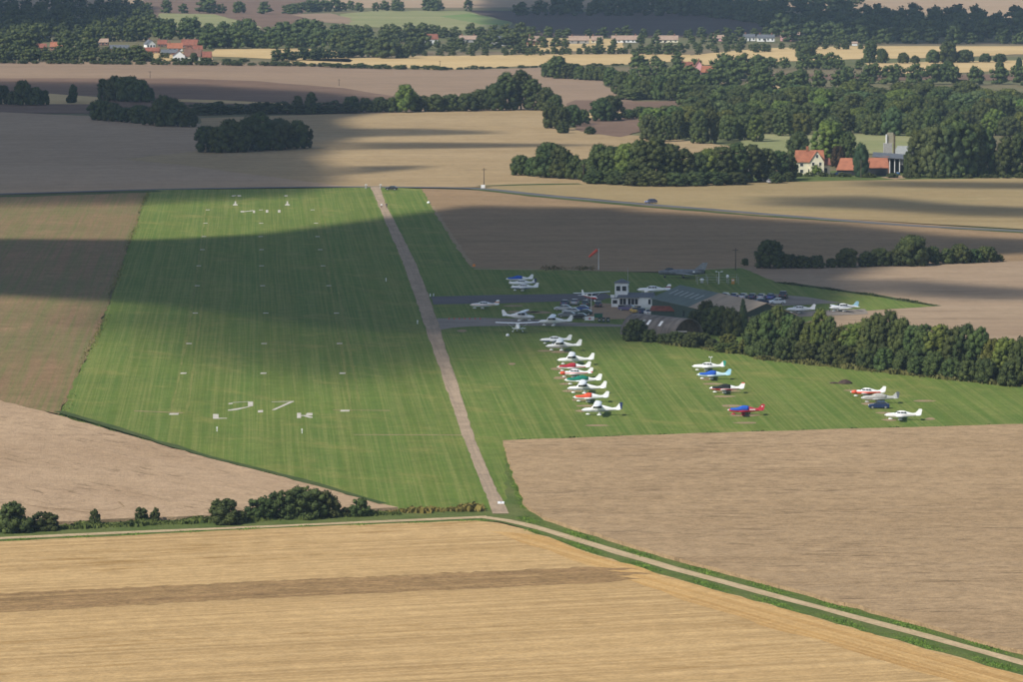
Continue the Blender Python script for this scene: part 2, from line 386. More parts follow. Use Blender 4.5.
ribbon('road', [(-500,209),(0,194),(160,189.3),(330,186.5),(415,187.3),(477,187.5),(535,194.5),(621,202.5),(680,207),(776,215),(912,226),(1023,231),(1400,252)], 5.5, M['road'], .04, .1)
ribbon('road_verge', [(477,189),(535,196),(621,204.4),(776,217),(1023,232.6),(1400,254)], 5, M['verge_dark'], .03, .5)
ribbon('road_verge', [(478,186),(520,184.7),(580,183.6)], 5, M['verge_dark'], .03, .5)
ribbon('road_verge', [(-500,212.5),(0,196.5),(160,191)], 9, M['verge_dark'], .03, .8)
ribbon('field_edge', [(474,269),(530,269.4),(600,270),(660,271.8),(742,267.4)], 3, M['worn'], .03, .5)
ribbon('field_edge', [(433,206),(452,238),(474,267.5)], 1.2, M['worn'], .028, .25)
ribbon('field_edge', [(776,282),(868,294.3),(938,306)], 3, M['verge_dark'], .03, .4)
sheet('farm_lawn', [(700,181),(790,171),(1060,170),(1060,177),(900,179.5),(800,181.5)], M['verge'], .0, .4, 6)
for p in ([(60,414),(100,426),(200,457.5),(300,483),(385,507)],): ribbon('field_edge', p, 1.6, M['verge_dark'], .6, .3)

for p in ([(171,413),(189,330),(206,206)],[(187,413),(200,320),(209,216)],[(352,413),(338,330),(317,206)],[(362,413),(346,330),(322,206)]): ribbon('wheel_line', p, .45, M['grass_pale'], .03, .12)
for p in ([(60,512),(110,514),(124,510),(118,505)],[(0,505),(90,516)]): ribbon('wheel_line', p, .4, M['crop_track'], .575 if p[0][0] < 200 else .625, .15)
# worn pads where the aircraft tie down
for (x, y, w) in [(597,425.5,24),(586,406,22),(583,411,14),(580,400,18),(572,391,20),(566,384,14),(560,378,14),(557,369,12),(545,351,14),(560,352,20),(514,306,20),(522,312,34),(540,312.5,24),(462,331,10),(729,391,24),(724,396.5,22),(731,406,20),(744,415.5,30),(746,423,24),(712,384,20),(706,379,14),(853,390.5,18),(870,404,18),(884,413,16),(924,401,22),(512,364,7),(890,420,16),(930,419,10)]:
    h = RNG.uniform(.8, 1.4)
    pts = [(x + w/2*math.cos(a) * (1 + .15*math.sin(3*a + x)), y + h*math.sin(a)) for a in [i * math.pi / 8 for i in range(16)]]
    sheet('worn_patch', pts, M['worn'], .03, 0)

# ------------------------------------------------------------------ runway markings
def flat(name, polys, mat, z=.045):
    v, f = [], []
    for pl in polys:
        n = len(v); q = [at(*p) for p in pl]
        v += [(p.x, p.y, z) for p in q]; f.append(tuple(range(n, n + len(pl))))
    c = sum((Vector(p) for p in v), Vector()) / len(v); c.z = 0
    o = mesh_obj(name, [Vector(p) - c for p in v], f, mat, loc=c)
    for p in o.data.polygons:
        if p.normal.z < 0: p.flip()
    return o
rows = [(373.5,183.5,263.4,342.5),(343.8,189,264,339.5),(313.3,195.3,265.8,336.4),(285.9,197.3,262.6,328.8),(266,198.8,261.5,323),(249.8,202.4,261.5,320.2),(236.7,204,260.5,317.5),(223.3,205.5,261.2,316),(210,207.8,261,312.6)]
for r, (y, *xs) in enumerate(rows):
    for k, x in enumerate(xs):
        c = at(x, y); w = 1.25; d = 1.1 if r else 1.6
        mb = MB(); mb.box(-w/2, w/2, -d*.7, d*.7, .02, .10)
        o = mb.build('runway_marker', M['chalk']); o.location = c
        tag(o, f'white runway marker board in the {["outer", "centre", "track side"][k]} row, {nth(r)} from the numbers', 'runway marker', 'white boards marking the grass runways')
for x, y, d in ((174,414.3,'weedy field'),(345,411,'concrete track')):
    o = MB().box(-.9,.9,-1.2,1.2,.02,.1).build('runway_marker', M['chalk']); o.location = at(x, y)
    tag(o, f'white threshold board level with the near runway numbers on the {d} side', 'runway marker', 'white boards marking the grass runways')
two = flat('runway_number', [[(228.5,404.6),(228.5,403.4),(232.5,403),(232.5,404.2)], [(232.5,402.6),(248,401.7),(248,402),(232.5,403)],[(248,401.8),(253,401.8),(253,406.3),(248,406.8)],[(228,410),(228,411),(236,410.4),(251,406.7),(247.5,406.9)]], M['chalk'])
tag(two, 'white chalk figure 2 with a square top corner on the near runway end', 'runway marking')
seven = flat('runway_number', [[(271.5,402.3),(271.5,401.95),(290,401.4),(294,401.3),(294,401.8)],[(289.5,402.0),(294,401.8),(275,410.2),(271.5,410.2)]], M['chalk'])
tag(seven, 'white chalk slanting figure 7 next to the near figure 2', 'runway marking')
ell = flat('runway_letter', [[(213,419),(213,414.3),(218.5,414.3),(218.5,419)],[(218.5,418.2),(227,418.2),(227,418.8),(218.5,419)]], M['chalk'])
tag(ell, 'white chalk letter L below the runway number', 'runway marking')
are = flat('runway_letter', [[(297,418.3),(297,413.2),(301,413.2),(301,418.3)],[(301,415.4),(306,415.4),(306,414.4),(307,413.2),(312.5,413.2),(312.5,415.6),(308,415.8),(301,416.2)],[(303,416.2),(307,415.9),(312.5,417),(312.5,418),(309,418)]], M['chalk'])
tag(are, 'white chalk letter R below the runway number', 'runway marking')
dot = flat('runway_marker', [[(258,412.7),(258,410.6),(263,410.4),(263,412.5)]], M['chalk']); tag(dot, 'white square centre board between the chalk 2 and the chalk 7', 'runway marker')
for x, nm in ((235.3,'copse'),(287.3,'concrete track')):
    o = flat('threshold_arrow', [[(x-.6,201.4),(x+.7,201.4),(x+.8,203.8),(x+2.4,204.6),(x+2.4,205.5),(x-2.4,205.5),(x-2.4,204.6),(x-.8,203.8)]], M['chalk'])
    tag(o, f'white arrow at the far runway end on the {nm} side', 'runway marking')
far9 = flat('runway_number', [[(240.5,212.3),(240.5,211),(244,211),(244,212.3)],[(244,211.4),(253,210.3),(253,211),(244,212)],[(253,210.5),(255,210.5),(255,213),(253,213)]], M['chalk']); tag(far9, 'white chalk runway figure with a long thin bar at the far end', 'runway marking')
for x, nm in ((267,'nearer the long thin bar'),(279.2,'nearer the concrete track')):
    o = flat('runway_number', [[(x-1.2,212.6),(x-1.2,210),(x+1.2,210),(x+1.2,212.6)]], M['chalk']); tag(o, f'small upright white chalk block at the far runway end, {nm}', 'runway marking')
o = flat('runway_letter', [[(231.5,196.3),(232,195.5),(236,195.3),(236,195.9),(233,196.5)],[(237.5,196.5),(237.5,195.2),(241,195.2),(241,196.5)]], M['chalk']); tag(o, 'white chalk letter beyond the arrow on the copse side', 'runway marking')
o = flat('runway_letter', [[(284.5,196.4),(284.5,195.3),(287.5,195.3),(287.5,196.4)]], M['chalk']); tag(o, 'white chalk letter beyond the arrow on the track side', 'runway marking')
for px, nm in (([(134,411.3),(183,413.4),(183,412.8),(134,410.8)],'copse'), ([(333,410.3),(390,411),(390,410.5),(333,410)],'concrete track'), ([(354,435),(467,435.6),(467,435),(354,434.6)],'near concrete track')):
    o = sheet('worn_line', px, M['worn'], .04, .1, 2)

# ------------------------------------------------------------------ vegetation
def leaf_mat(name, base, dark, twig=None):
    t = NT(name)
    oi = t.new('ShaderNodeObjectInfo'); geo = t.new('ShaderNodeNewGeometry')
    n = t.noise(geo.outputs['Position'], 0.35, 3, .6)
    f = t.math('ADD', t.math('MULTIPLY', geo.outputs['Random Per Island'], .55), t.math('MULTIPLY', t.ramp(n, .35, .65), .45))
    c = t.mix(f, dark, base)
    c = t.mix(1.0, c, oi.outputs['Color'], 'MULTIPLY')
    h = t.new('ShaderNodeHueSaturation'); t.link(c, h.inputs['Color'])
    t.link(t.math('ADD', t.math('MULTIPLY', oi.outputs['Random'], .05), .475), h.inputs['Hue'])
    t.link(t.math('ADD', t.math('MULTIPLY', oi.outputs['Random'], .3), .85), h.inputs['Value'])
    t.link(h.outputs[0], t.b.inputs['Base Color'])
    t.b.inputs['Roughness'].default_value = .75; t.b.inputs['Specular IOR Level'].default_value = .15
    return t.m
M['leaf'] = leaf_mat('leaf', (.074,.092,.0235), (.0225,.036,.012))
M['leaf_con'] = leaf_mat('leaf_conifer', (.036,.054,.02), (.015,.026,.011))
M['leaf_scrub'] = leaf_mat('leaf_scrub', (.14,.14,.05), (.06,.07,.025))
M['bark'] = plain('bark', (.10,.075,.05), .95, vary=.2, nscale=3)

def ico():
    p = (1 + 5 ** .5) / 2
    v = np.array([(-1,p,0),(1,p,0),(-1,-p,0),(1,-p,0),(0,-1,p),(0,1,p),(0,-1,-p),(0,1,-p),(p,0,-1),(p,0,1),(-p,0,-1),(-p,0,1)], float)
    v /= np.linalg.norm(v[0])
    f = np.array([(0,11,5),(0,5,1),(0,1,7),(0,7,10),(0,10,11),(1,5,9),(5,11,4),(11,10,2),(10,7,6),(7,1,8),(3,9,4),(3,4,2),(3,2,6),(3,6,8),(3,8,9),(4,9,5),(2,4,11),(6,2,10),(8,6,7),(9,8,1)])
    vv, ff, cache = [tuple(x) for x in v], [], {}
    def mid(a, b):
        k = (min(a, b), max(a, b))
        if k not in cache:
            m = (np.array(vv[a]) + np.array(vv[b])) / 2; m /= np.linalg.norm(m); vv.append(tuple(m)); cache[k] = len(vv) - 1
        return cache[k]
    for a, b, c in f:
        x, y, z = mid(a, b), mid(b, c), mid(c, a); ff += [(a,x,z),(b,y,x),(c,z,y),(x,y,z)]
    return v, f, np.array(vv), np.array(ff)
ICO0V, ICO0F, ICO1V, ICO1F = ico()

def clump_cloud(rs, centers, radii, n_leaf, leaf, core=.82, hi=True, asp=1.0):
    """leaf quads spread over lumpy clumps, with a twiggy core in each clump"""
    centers = np.asarray(centers); radii = np.asarray(radii)
    w = radii ** 2; w = w / w.sum()
    k = rs.choice(len(radii), n_leaf, p=w)
    d = rs.normal(size=(n_leaf, 3)); d /= np.linalg.norm(d, axis=1)[:, None]
    d[:, 2] = np.where((d[:, 2] < -.35) & (rs.rand(n_leaf) < .7), -d[:, 2], d[:, 2])
    rr = radii[k] * (1.0 + rs.normal(0, .11, n_leaf))
    sq = np.array([1, 1, 1 / asp])
    p = centers[k] + d * rr[:, None] * sq
    nrm = d + rs.normal(0, .55, (n_leaf, 3)); nrm /= np.linalg.norm(nrm, axis=1)[:, None]
    a = np.cross(nrm, rs.normal(size=(n_leaf, 3))); a /= np.linalg.norm(a, axis=1)[:, None]
    b = np.cross(nrm, a)
    s = leaf * rs.uniform(.55, 1.35, n_leaf)
    a *= s[:, None]; b *= (s * rs.uniform(.5, .9, n_leaf))[:, None]
    a *= sq; b *= sq
    V = np.stack([p - a * .5, p - b * .5, p + a * .6, p + b * .5], 1).reshape(-1, 3)
    Q = np.arange(n_leaf * 4).reshape(-1, 4)
    iv, jf = (ICO1V, ICO1F) if hi else (ICO0V, ICO0F)
    CV, CF = [], []
    off = len(V)
    for c, r in zip(centers, radii):
        j = 1 + rs.normal(0, .08, len(iv))
        CV.append(c + iv * (r * core * j)[:, None] * sq); CF.append(jf + off); off += len(iv)
    return np.concatenate([V] + CV), Q, np.concatenate(CF)

def crown_points(rs, kind):
    """clump centres and radii for a crown of unit height (z 0..1) and unit width"""
    c, r = [], []
    if kind == 'conifer':
        for i in range(26):
            z = .06 + .88 * i / 25; w = .42 * (1 - z) + .05
            a = i * 2.4; c.append((math.cos(a) * w * .5, math.sin(a) * w * .5, z)); r.append(w * .55 + .03)
        return c, r
    if kind == 'column':
        for i in range(22):
            z = .08 + .84 * i / 21; w = .5 * math.sin(math.pi * (z * .8 + .16)) ** .7
            a = i * 2.4; c.append((math.cos(a) * w * .45, math.sin(a) * w * .45, z)); r.append(w * .45 + .03)
        return c, r
    if kind == 'shrub':
        for i in range(72):
            z = .06 + .8 * rs.rand() ** 1.2; a = rs.uniform(0, 6.28); e_ = .44 * math.sqrt(max(.03, 1 - ((z - .25) / .75) ** 2)); rho = e_ * rs.rand() ** .5
            c.append((math.cos(a) * rho, math.sin(a) * rho, z)); r.append(rs.uniform(.07, .145) * (1.15 - .45 * z))
        for i in range(10):
            a = rs.uniform(0, 6.28); rho = rs.uniform(0, .3); c.append((math.cos(a) * rho, math.sin(a) * rho, rs.uniform(.7, .97))); r.append(rs.uniform(.03, .06))
        return c, r
    asp = ASPECT[kind]; n = {'bush': 40, 'wide': 60, 'round': 58, 'tall': 70}[kind]
    zc = {'bush': .34, 'wide': .42, 'round': .44, 'tall': .46}[kind]; ph = rs.uniform(0, 6.28, 4)
    for i in range(n):
        z = .05 + .93 * ((i + .5) / n) ** .95; a = i * 2.39996 + rs.normal(0, .25)
        u = (z - zc) / ((1 - zc) if z > zc else (zc + .25))
        env = .5 * max(0, 1 - abs(u) ** 2.3) ** .5
        env *= 1 + .13 * math.sin(2 * a + ph[0]) + .10 * math.sin(3 * a + 5 * z + ph[1])
        rad = rs.uniform(.085, .155) * (1.1 if z < .5 else .95)
        rho = max(0, env - rad * .9) * rs.uniform(.78, 1.05)
        zz = min(max(z, rad / asp * .8), 1 - rad / asp * .75) + rs.normal(0, .02)
        c.append((math.cos(a) * rho, math.sin(a) * rho, zz)); r.append(rad)
    for i in range(8):
        a = i * .785; c.append((math.cos(a) * .16, math.sin(a) * .16, rs.uniform(.35, .75))); r.append(.16)
    return c, r
ASPECT = {'shrub': .8, 'bush': .8, 'wide': .8, 'round': 1.0, 'tall': 1.5, 'conifer': 1.0, 'column': 1.0}
def crown_mesh(name, seed, kind, n_leaf, leaf, hi=True, mat=None):
    rs = np.random.RandomState(seed)
    c, r = crown_points(rs, kind)
    V, Q, T = clump_cloud(rs, c, r, n_leaf, leaf, hi=hi, asp=ASPECT[kind])
    V[:, 2] = np.maximum(V[:, 2], .0)
    return V, Q, T
def trunk_mesh(seed):
    r = random.Random(seed); mb = MB()
    mb.tube((0,0,-.02), (.01,0,.18), .036, .027, 8); mb.tube((.01,0,.17), (0,.01,.55), .027, .012, 7)
    for i in range(6):
        a = i * 1.05 + r.random(); z = .22 + .05 * i
        mb.tube((0,0,z), (math.cos(a) * .25, math.sin(a) * .25, z + .22), .014, .004, 5)
    me = bpy.data.meshes.new('trunk'); me.from_pydata(mb.v, [], mb.f); me.materials.append(M['bark']); me.update(); return me
PROTO = {}
for kind, n, cnt, leaf in (('round', 5, 4200, .046), ('wide', 4, 4400, .044), ('bush', 5, 3400, .05), ('tall', 4, 4200, .044), ('shrub', 5, 3600, .055), ('conifer', 1, 2600, .045), ('column', 2, 2600, .042)):
    PROTO[kind] = []
    for i in range(n):
        V, Q, T = crown_mesh('crown', 11 * i + len(kind) * 101, kind, cnt, leaf)
        PROTO[kind].append(np_mesh('crown', V, Q, M['leaf_con'] if kind in ('conifer', 'column') else M['leaf'], T))
TRUNKS = [trunk_mesh(s) for s in range(4)]
TONES = {'mid': (1,1,1), 'light': (1.6,1.55,1.1), 'dark': (.88,.88,.88), 'yellow': (2.6,2.0,.8), 'copper': (.8,.45,.6), 'olive': (1.3,1.15,.9), 'grey': (1.2,1.25,1.6)}
NTREE = [0]
def tree(px, py, wpx, hpx, kind, label, tone='mid', group=None, name=None):
    s = scale_at(py)
    w, h = wpx / s, hpx / s
    if kind in ('round', 'wide', 'tall'): kind = 'tall' if h / w > 1.28 else ('wide' if h / w < .88 else 'round')
    i = NTREE[0]; NTREE[0] += 1
    r = random.Random(i * 13 + 5)
    e = empty(name or {'bush': 'bush', 'conifer': 'conifer_tree', 'column': 'cypress_tree'}.get(kind, 'broadleaf_tree'), at(px, py), r.uniform(0, 6.28))
    e.scale = (w * 1.04, w * 1.04 * r.uniform(.9, 1.1), h * 1.02)
    cr = bpy.data.objects.new('crown', PROTO[kind][i % len(PROTO[kind])]); cr.parent = e
    v = r.uniform(.85, 1.15); t = TONES[tone]
    cr.color = (t[0] * v * r.uniform(.93, 1.07), t[1] * v, t[2] * v, 1)
    tr = bpy.data.objects.new('trunk', TRUNKS[i % 4]); tr.parent = e
    col.objects.link(cr); col.objects.link(tr)
    cat = 'bush' if (name or e.name).startswith('bush') else 'tree'
    tag(e, label, cat, group)
    return e

# hedgerow by the farm track
near = [(13,532,33,29,'bush','big dark bush at the frame edge end of the farm track hedge'),(45,530,28,19,'bush','low spreading bush beside the big dark bush on the track hedge'),
        (95,525,11,16,'tall','thin sapling standing alone in the track hedge'),(141,522,14,15,'tall','bushy sapling, larger of a close pair in the track hedge'),(155,521.5,9,14,'tall','narrow sapling, smaller of a close pair in the track hedge'),
        (225,523.5,37,24,'bush','rounded bush on its own nearest the sapling pair'),(261,519,28,23,'round','round tree touching the long thicket beside the farm track'),(283,518,34,27,'bush','lower bush in the middle of the thicket beside the farm track'),
        (306,517.5,42,31,'round','tallest dark tree of the thicket beside the farm track'),(328,517,22,27,'bush','steep dark bush closing the thicket beside the farm track'),(345,516.5,11,9,'bush','tiny bush just beyond the thicket by the farm track'),
        (360,516,20,19,'round','small round tree alone nearest the concrete track on the hedge')]
for x, y, w, h, k, l in near: tree(x, y, w * 1.1, h * 1.02, 'shrub', l, 'mid', 'bushes in the farm track hedge', name='bush' if k == 'bush' else 'broadleaf_tree')

def row(items, lab, group, tone='mid', kind=None):
    items = sorted(items, key=lambda q: q[0])
    for i, it in enumerate(items):
        x, y, w, h = it[:4]
        k = it[4] if len(it) > 4 and it[4] else (kind or ('round', 'wide', 'tall')[i % 3])
        tn = it[5] if len(it) > 5 else tone
        adj = {'dark': 'dark green', 'light': 'pale green', 'yellow': 'yellowish', 'mid': 'green', 'olive': 'olive green', 'copper': 'coppery', 'grey': 'grey green'}[tn]
        noun = 'bush' if k == 'bush' else 'tree'
        tree(x, y, w, h, k, f'{adj} {noun} {lab}, {nth(i)}', tn, group)
row([(757,356,30,38,'bush'),(768,357,24,46),(778,357,24,50),(789,358,24,42),(799,359,22,40),(810,360,24,36,'bush','olive'),(820,361,24,50,'tall','light'),(830,362,22,44),(840,363,26,34,'bush','olive'),(856,365,32,42,'round','light'),(867,366,24,46),(877,367,24,52,'tall'),(889,368,28,56,'round'),(901,370,26,52,'round'),(912,371,24,44,'tall'),(924,372,26,46,'round'),(940,374,28,48,'tall','light'),(956,377,30,50,'round'),(967,378,28,52,'round','dark'),(980,379,28,50,'round','dark'),(992,380,28,40,'bush','olive'),(1006,382,30,44,'round','light'),(1024,385,34,46,'bush'),(1044,388,36,48,'round')],
    'in the tall hedge, counted from the hangar', 'trees of the tall hedge beside the parked aircraft')
row([(765,359,18,20),(783,360,22,22),(805,362,24,20),(830,365,26,22),(848,366,22,20),(866,369,24,20),(884,371,24,22),(903,373,24,22),(918,375,22,18),(935,377,26,24),(952,379,24,20),(968,381,24,20),(986,383,26,24),(1012,386,28,24)],
    'at the tall hedge foot, counted from the hangar', 'low growth at the foot of the tall hedge', kind='bush')
tree(743, 336, 17, 37, 'conifer', 'slim pointed dark conifer against the tan hangar roof', 'mid')
row([(706,326,20,24),(697,333,22,22),(716,335,28,28),(731,336,24,27)], 'behind the blister hut towards the conifer', 'bushes behind the blister hut', 'dark', 'bush')
row([(636,341,24,21),(650,342,16,12),(628,340,12,11),(664,343,18,9),(677,345,20,13),(691,347,20,14),(702,346,18,13),(712,349,16,10)], 'before the blister hut towards the conifer', 'bushes in front of the blister hut', 'dark', 'bush')
row([(722,352,18,9),(734,353,18,10),(745,354,16,14),(728,346,18,12),(752,348,20,20)], 'in the rough scrub between hut and tall hedge', 'scrub bushes by the blister hut', 'olive', 'bush')
row([(770,268,30,27,'round'),(745,265.5,7,7,'bush'),(789,268,18,13,'bush'),(802,268,18,12,'bush'),(816,268,18,12,'bush'),(832,267.5,14,9,'bush'),(847,267,24,18,'wide'),(866,266.5,18,14,'bush'),(880,266,22,17,'round'),(896,266,20,16,'bush'),(912,265.5,36,29,'round'),(933,264,18,17,'bush'),(947,263.5,18,14,'bush'),(960,263,24,18,'round'),(974,262.5,16,13,'bush'),(986,262,20,15,'round'),(998,261.5,12,7,'bush')],
    'in the field boundary beyond the apron', 'trees in the field boundary beyond the apron', 'dark')
row([(207,152,26,25),(222,152.5,28,26),(238,152,26,28),(250,151,28,33),(260,150.5,28,37),(273,150,26,29),(285,149,26,26),(297,148.5,24,27),(305,148,16,22),(230,150,26,30),(280,147,24,28)], 'in the dark copse beyond the runway', 'trees of the dark copse beyond the runway', 'dark')
row([(101,120,22,19),(113,121,22,17),(126,122,22,14,'bush'),(140,123,26,17),(153,125,22,16,'bush'),(165,126,26,29),(178,126.5,24,23),(189,127,18,18),(172,124,24,25)], 'in the long dark copse beyond the pink crop field', 'trees of the long dark copse', 'dark')
row([(103,100,14,21),(114,101,20,24),(128,101.5,28,24),(140,102,24,21),(149,102,12,14,'bush')], 'in the rounded clump above the long dark copse', 'trees of the rounded clump', 'mid')
row([(2,104,16,18),(14,104.5,14,13,'bush'),(23,105,20,24),(36,105,18,17,'wide'),(44,105,12,14,'bush')], 'beside the small yellow stubble patch by the frame edge', 'trees by the yellow stubble patch', 'dark')
tree(73, 102, 9, 17, 'tall', 'small slender tree alone between two yellow stubble patches'); tree(71.5, 103, 11, 8, 'bush', 'little round bush at the foot of the slender lone tree', 'dark')
row([(298,114,12,18),(311,114,14,21)], 'of a pair rising from the dark hedge beyond the copse', 'pair of trees in the dark hedge', 'dark', 'round')
row([(352,112,18,15),(366,112,18,13,'bush'),(380,112,18,14),(393,112,18,14,'bush'),(406,112,26,26,'round','light'),(421,111.5,20,15,'bush'),(436,111.5,22,16),(451,111,22,16,'bush'),(466,111,22,17),(481,110.5,22,20),(494,110.5,22,26),(506,110,26,36),(521,109.5,26,38),(533,110,22,30),(546,110.5,20,22),(556,111,16,16,'bush')],
    'along the hedge at the head of the tan field', 'trees along the head of the tan field', 'dark')
row([(551,128,20,25),(562,130,18,22),(573,126,18,20),(563,133,14,11,'bush'),(583,124,14,14,'bush'),(601,121,24,22),(612,120,22,24),(629,118.5,16,9,'bush'),(641,118,14,11,'bush'),(590,134,12,7,'bush'),(648,118,7,11)], 'around the small ploughed patch', 'trees around the small ploughed patch', 'dark')
row([(521,175,22,19),(533,176,18,18,'bush'),(549,177.5,30,33),(561,178,26,30),(574,179,20,22,'bush'),(585,180,20,20,'bush'),(600,182,30,37),(613,182.5,26,36),(626,183,30,38,'round','light'),(640,183.5,28,42),(655,184,34,45,'wide'),(670,184,28,40),(684,184,26,34),(697,183.5,24,30),(708,183,28,33,'round','light'),(722,183,28,36),(737,182.5,28,38),(752,182,28,36),(766,181.5,22,32),(779,181,22,30),(790,179.5,18,24)],
    'in the long wood, counted towards the farmhouse', 'trees of the long wood by the road', 'dark')
row([(595,183.5,26,12),(615,184.5,26,13),(635,185.5,28,13),(655,186,28,14),(675,186,28,13),(695,185.5,28,13),(715,185,28,13),(735,184.5,26,12),(776,183,16,10),(788,181.5,14,9)], 'edging the long wood, counted towards the farmhouse', 'undergrowth along the long wood', 'dark', 'bush')
tree(829, 165, 33, 44, 'round', 'big pale green tree standing behind the cream farmhouse', 'light')
tree(799, 160, 24, 27, 'round', 'dark tree behind the farmhouse on the wood side', 'dark')
tree(848, 166, 17, 33, 'tall', 'tall dark tree between farmhouse and red barn', 'dark')
tree(861, 177, 17, 33, 'column', 'dense columnar cypress standing in front of the red barn')
tree(815.5, 174.5, 15, 10, 'bush', 'small clipped tree in front of the cream farmhouse', 'light')
tree(838, 167, 16, 20, 'bush', 'dark shrub under the big pale tree by the farmhouse', 'copper')
row([(920,177,26,46),(933,177.5,28,52,'wide','grey'),(947,177.5,30,50,'tall','grey'),(961,177,34,54),(974,176.5,30,52),(986,176,26,44),(1006,176.5,26,38),(1020,176.5,26,42),(1036,176.5,30,46),(955,172,36,56),(908,174,12,22,'bush')], 'beside the farm sheds, counted from the silo', 'trees beside the farm sheds', 'dark')
# middle wood on the far side of the farm
mid_items = []
rr = random.Random(21)
for y0, xa, xb, step, hh in ((139,652,700,13,30),(141,700,765,14,34),(134,770,1040,15,28),(126,900,1045,17,30),(128,655,900,17,26),(120,665,1045,19,27),(112,700,1045,20,26),(104,790,1045,22,24),(98,632,790,17,17)):
    x = xa
    while x < xb:
        mid_items.append((x + rr.uniform(-4, 4), y0 + rr.uniform(-2.5, 2.5), step * rr.uniform(1.2, 1.7), hh * rr.uniform(.62, 1.05) * (.85 if y0 < 125 else 1), rr.choice(['round', 'wide', 'round', 'tall']), rr.choice(['mid', 'dark', 'dark', 'mid', 'olive', 'light', 'grey'])))
        x += step
mid_items.sort(key=lambda q: -q[1]); cnt_ = {}
for i, (x, y, w, h, k, tn) in enumerate(mid_items):
    adj = {'dark': 'dark', 'light': 'pale', 'mid': 'green', 'olive': 'olive', 'grey': 'greyish'}[tn]; shp = {'round': 'rounded', 'wide': 'broad', 'tall': 'upright'}[k]
    cnt_[(adj, shp)] = cnt_.get((adj, shp), -1) + 1
    tree(x, y, w, h, k, f'{adj} {shp} tree of the wood behind the farm, {nth(cnt_[(adj, shp)])} of its look', tn, 'trees of the broad wood behind the farm')
row([(547,77,14,14),(558,78,22,21),(569,78.5,16,15),(580,79.5,16,13,'bush'),(591,80,16,14),(602,80.5,16,14),(611,86,18,18),(622,94,20,22),(634,98,20,24),(647,99,20,22),(660,99.5,20,24),(673,100,20,22)], 'on the edge of the wood above the brown field', 'trees edging the brown field', 'mid')
row([(870,62.5,16,22),(882,63,13,14,'bush'),(903,63,13,10,'bush'),(915,63,10,7,'bush'),(933,62.5,15,12),(948,62.5,20,21),(965,62.3,18,12),(985,62,14,8,'bush'),(1000,62,14,8,'bush'),(948,80,18,18),(1000,72,11,10)], 'in the hedge between the two golden stubble strips', 'trees between the golden stubble strips', 'dark')
tree(1019, 74, 8, 16, 'column', 'pale slender poplar at the end of the golden strip')
tree(805, 58, 20, 14, 'round', 'round tree breaking the golden strip beyond the red house', 'dark')
tree(194, 62, 7.5, 9, 'round', 'small round tree beside the red roofed barn of the village', 'dark', name='broadleaf_tree')

# woods and treelines too far to tell apart
def woods(name, label, rows_, seed, hm=(6, 10.5), n_leaf=210, leaf=.125, tint=(1, 1, 1), aspect=(1.1, 1.7)):
    rs = np.random.RandomState(seed); VV, QQ, TT, off = [], [], [], 0
    base = []
    for i in range(6):
        c, r = crown_points(rs, ('round', 'wide', 'round')[i % 3])
        c, r = c[::3], [x * 1.35 for x in r[::3]]
        V, Q, T = clump_cloud(rs, c, r, n_leaf, leaf, hi=False)
        zs = np.percentile(V[:, 2], [2, 99]); V[:, 2] = np.maximum(V[:, 2], 0)
        base.append((V, Q, T))
    for (xa, ya, xb, yb, step_m, *hr_) in rows_:
        a, b = at(xa, ya), at(xb, yb); L = (b - a).length; k = max(1, int(L / (step_m * (.72 if name.startswith('village') else 1))))
        for j in range(k + 1):
            p = a.lerp(b, j / max(1, k)); h = rs.uniform(*(hr_ or hm)) * (1.25 if rs.rand() < .12 else 1); w = h / rs.uniform(*aspect) * 1.55
            V, Q, T = base[rs.randint(6)]
            t = rs.uniform(0, 6.28); ct, st = math.cos(t), math.sin(t)
            X = V[:, 0] * w; Y = V[:, 1] * w
            W = np.stack([X * ct - Y * st + p.x + rs.normal(0, 1.5), X * st + Y * ct + p.y + rs.normal(0, min(6, h * .6)), np.maximum(V[:, 2] * h, .05)], 1)
            VV.append(W); QQ.append(Q + off); TT.append(T + off); off += len(V)
    me = np_mesh(name, np.concatenate(VV), np.concatenate(QQ), M['leaf'], np.concatenate(TT))
    o = bpy.data.objects.new(name, me); col.objects.link(o); o.color = (*tint, 1)
    o['kind'] = 'stuff'; o['label'] = label; o['category'] = 'woodland'
    return o
woods('village_woodland', 'dense woodland behind the red roofed village', [(-60,61,140,61.5,6,5,8),(-60,58,30,58,8,6,9),(62,58,105,58,8,5,7),(-60,52,30,52,9),(64,53,92,53,9,6,9),(135,57.5,171,58,6,3,4.5),(28,54,66,54,7,3.5,5),(90,55,135,56,7,4,6),(-60,47,30,47,10),(66,47,95,47,10),(-60,41,140,41,10),(-60,36,165,36,12),(-60,31,160,31,13),(-60,26,150,26,14),(-60,21,150,20,15),(-60,16,145,15,16),(-60,11,140,10,17)], 3, (8, 13))
woods('village_treeline', 'tree belt behind the village fields', [(208,48,350,49,9),(210,44,340,45,10),(155,39,350,40,11),(160,34,250,35,14),(290,36,350,36,14)], 4, (7, 12))
woods('village_treeline', 'tree belt beyond the long golden strip', [(350,57,410,58,8),(350,53,420,54,9),(345,49,420,49,10),(345,42,424,42,11),(345,37,520,38,12),(440,48,460,48,7,5,8),(478,49,490,49,7),(510,48,526,48,7),(410,56,560,55,13,3,5),(440,52,485,52,9,4,6),(490,53,520,53,9,3,5),(515,54,620,54,9,3,6),(512,40,528,40,8)], 5, (7, 11))
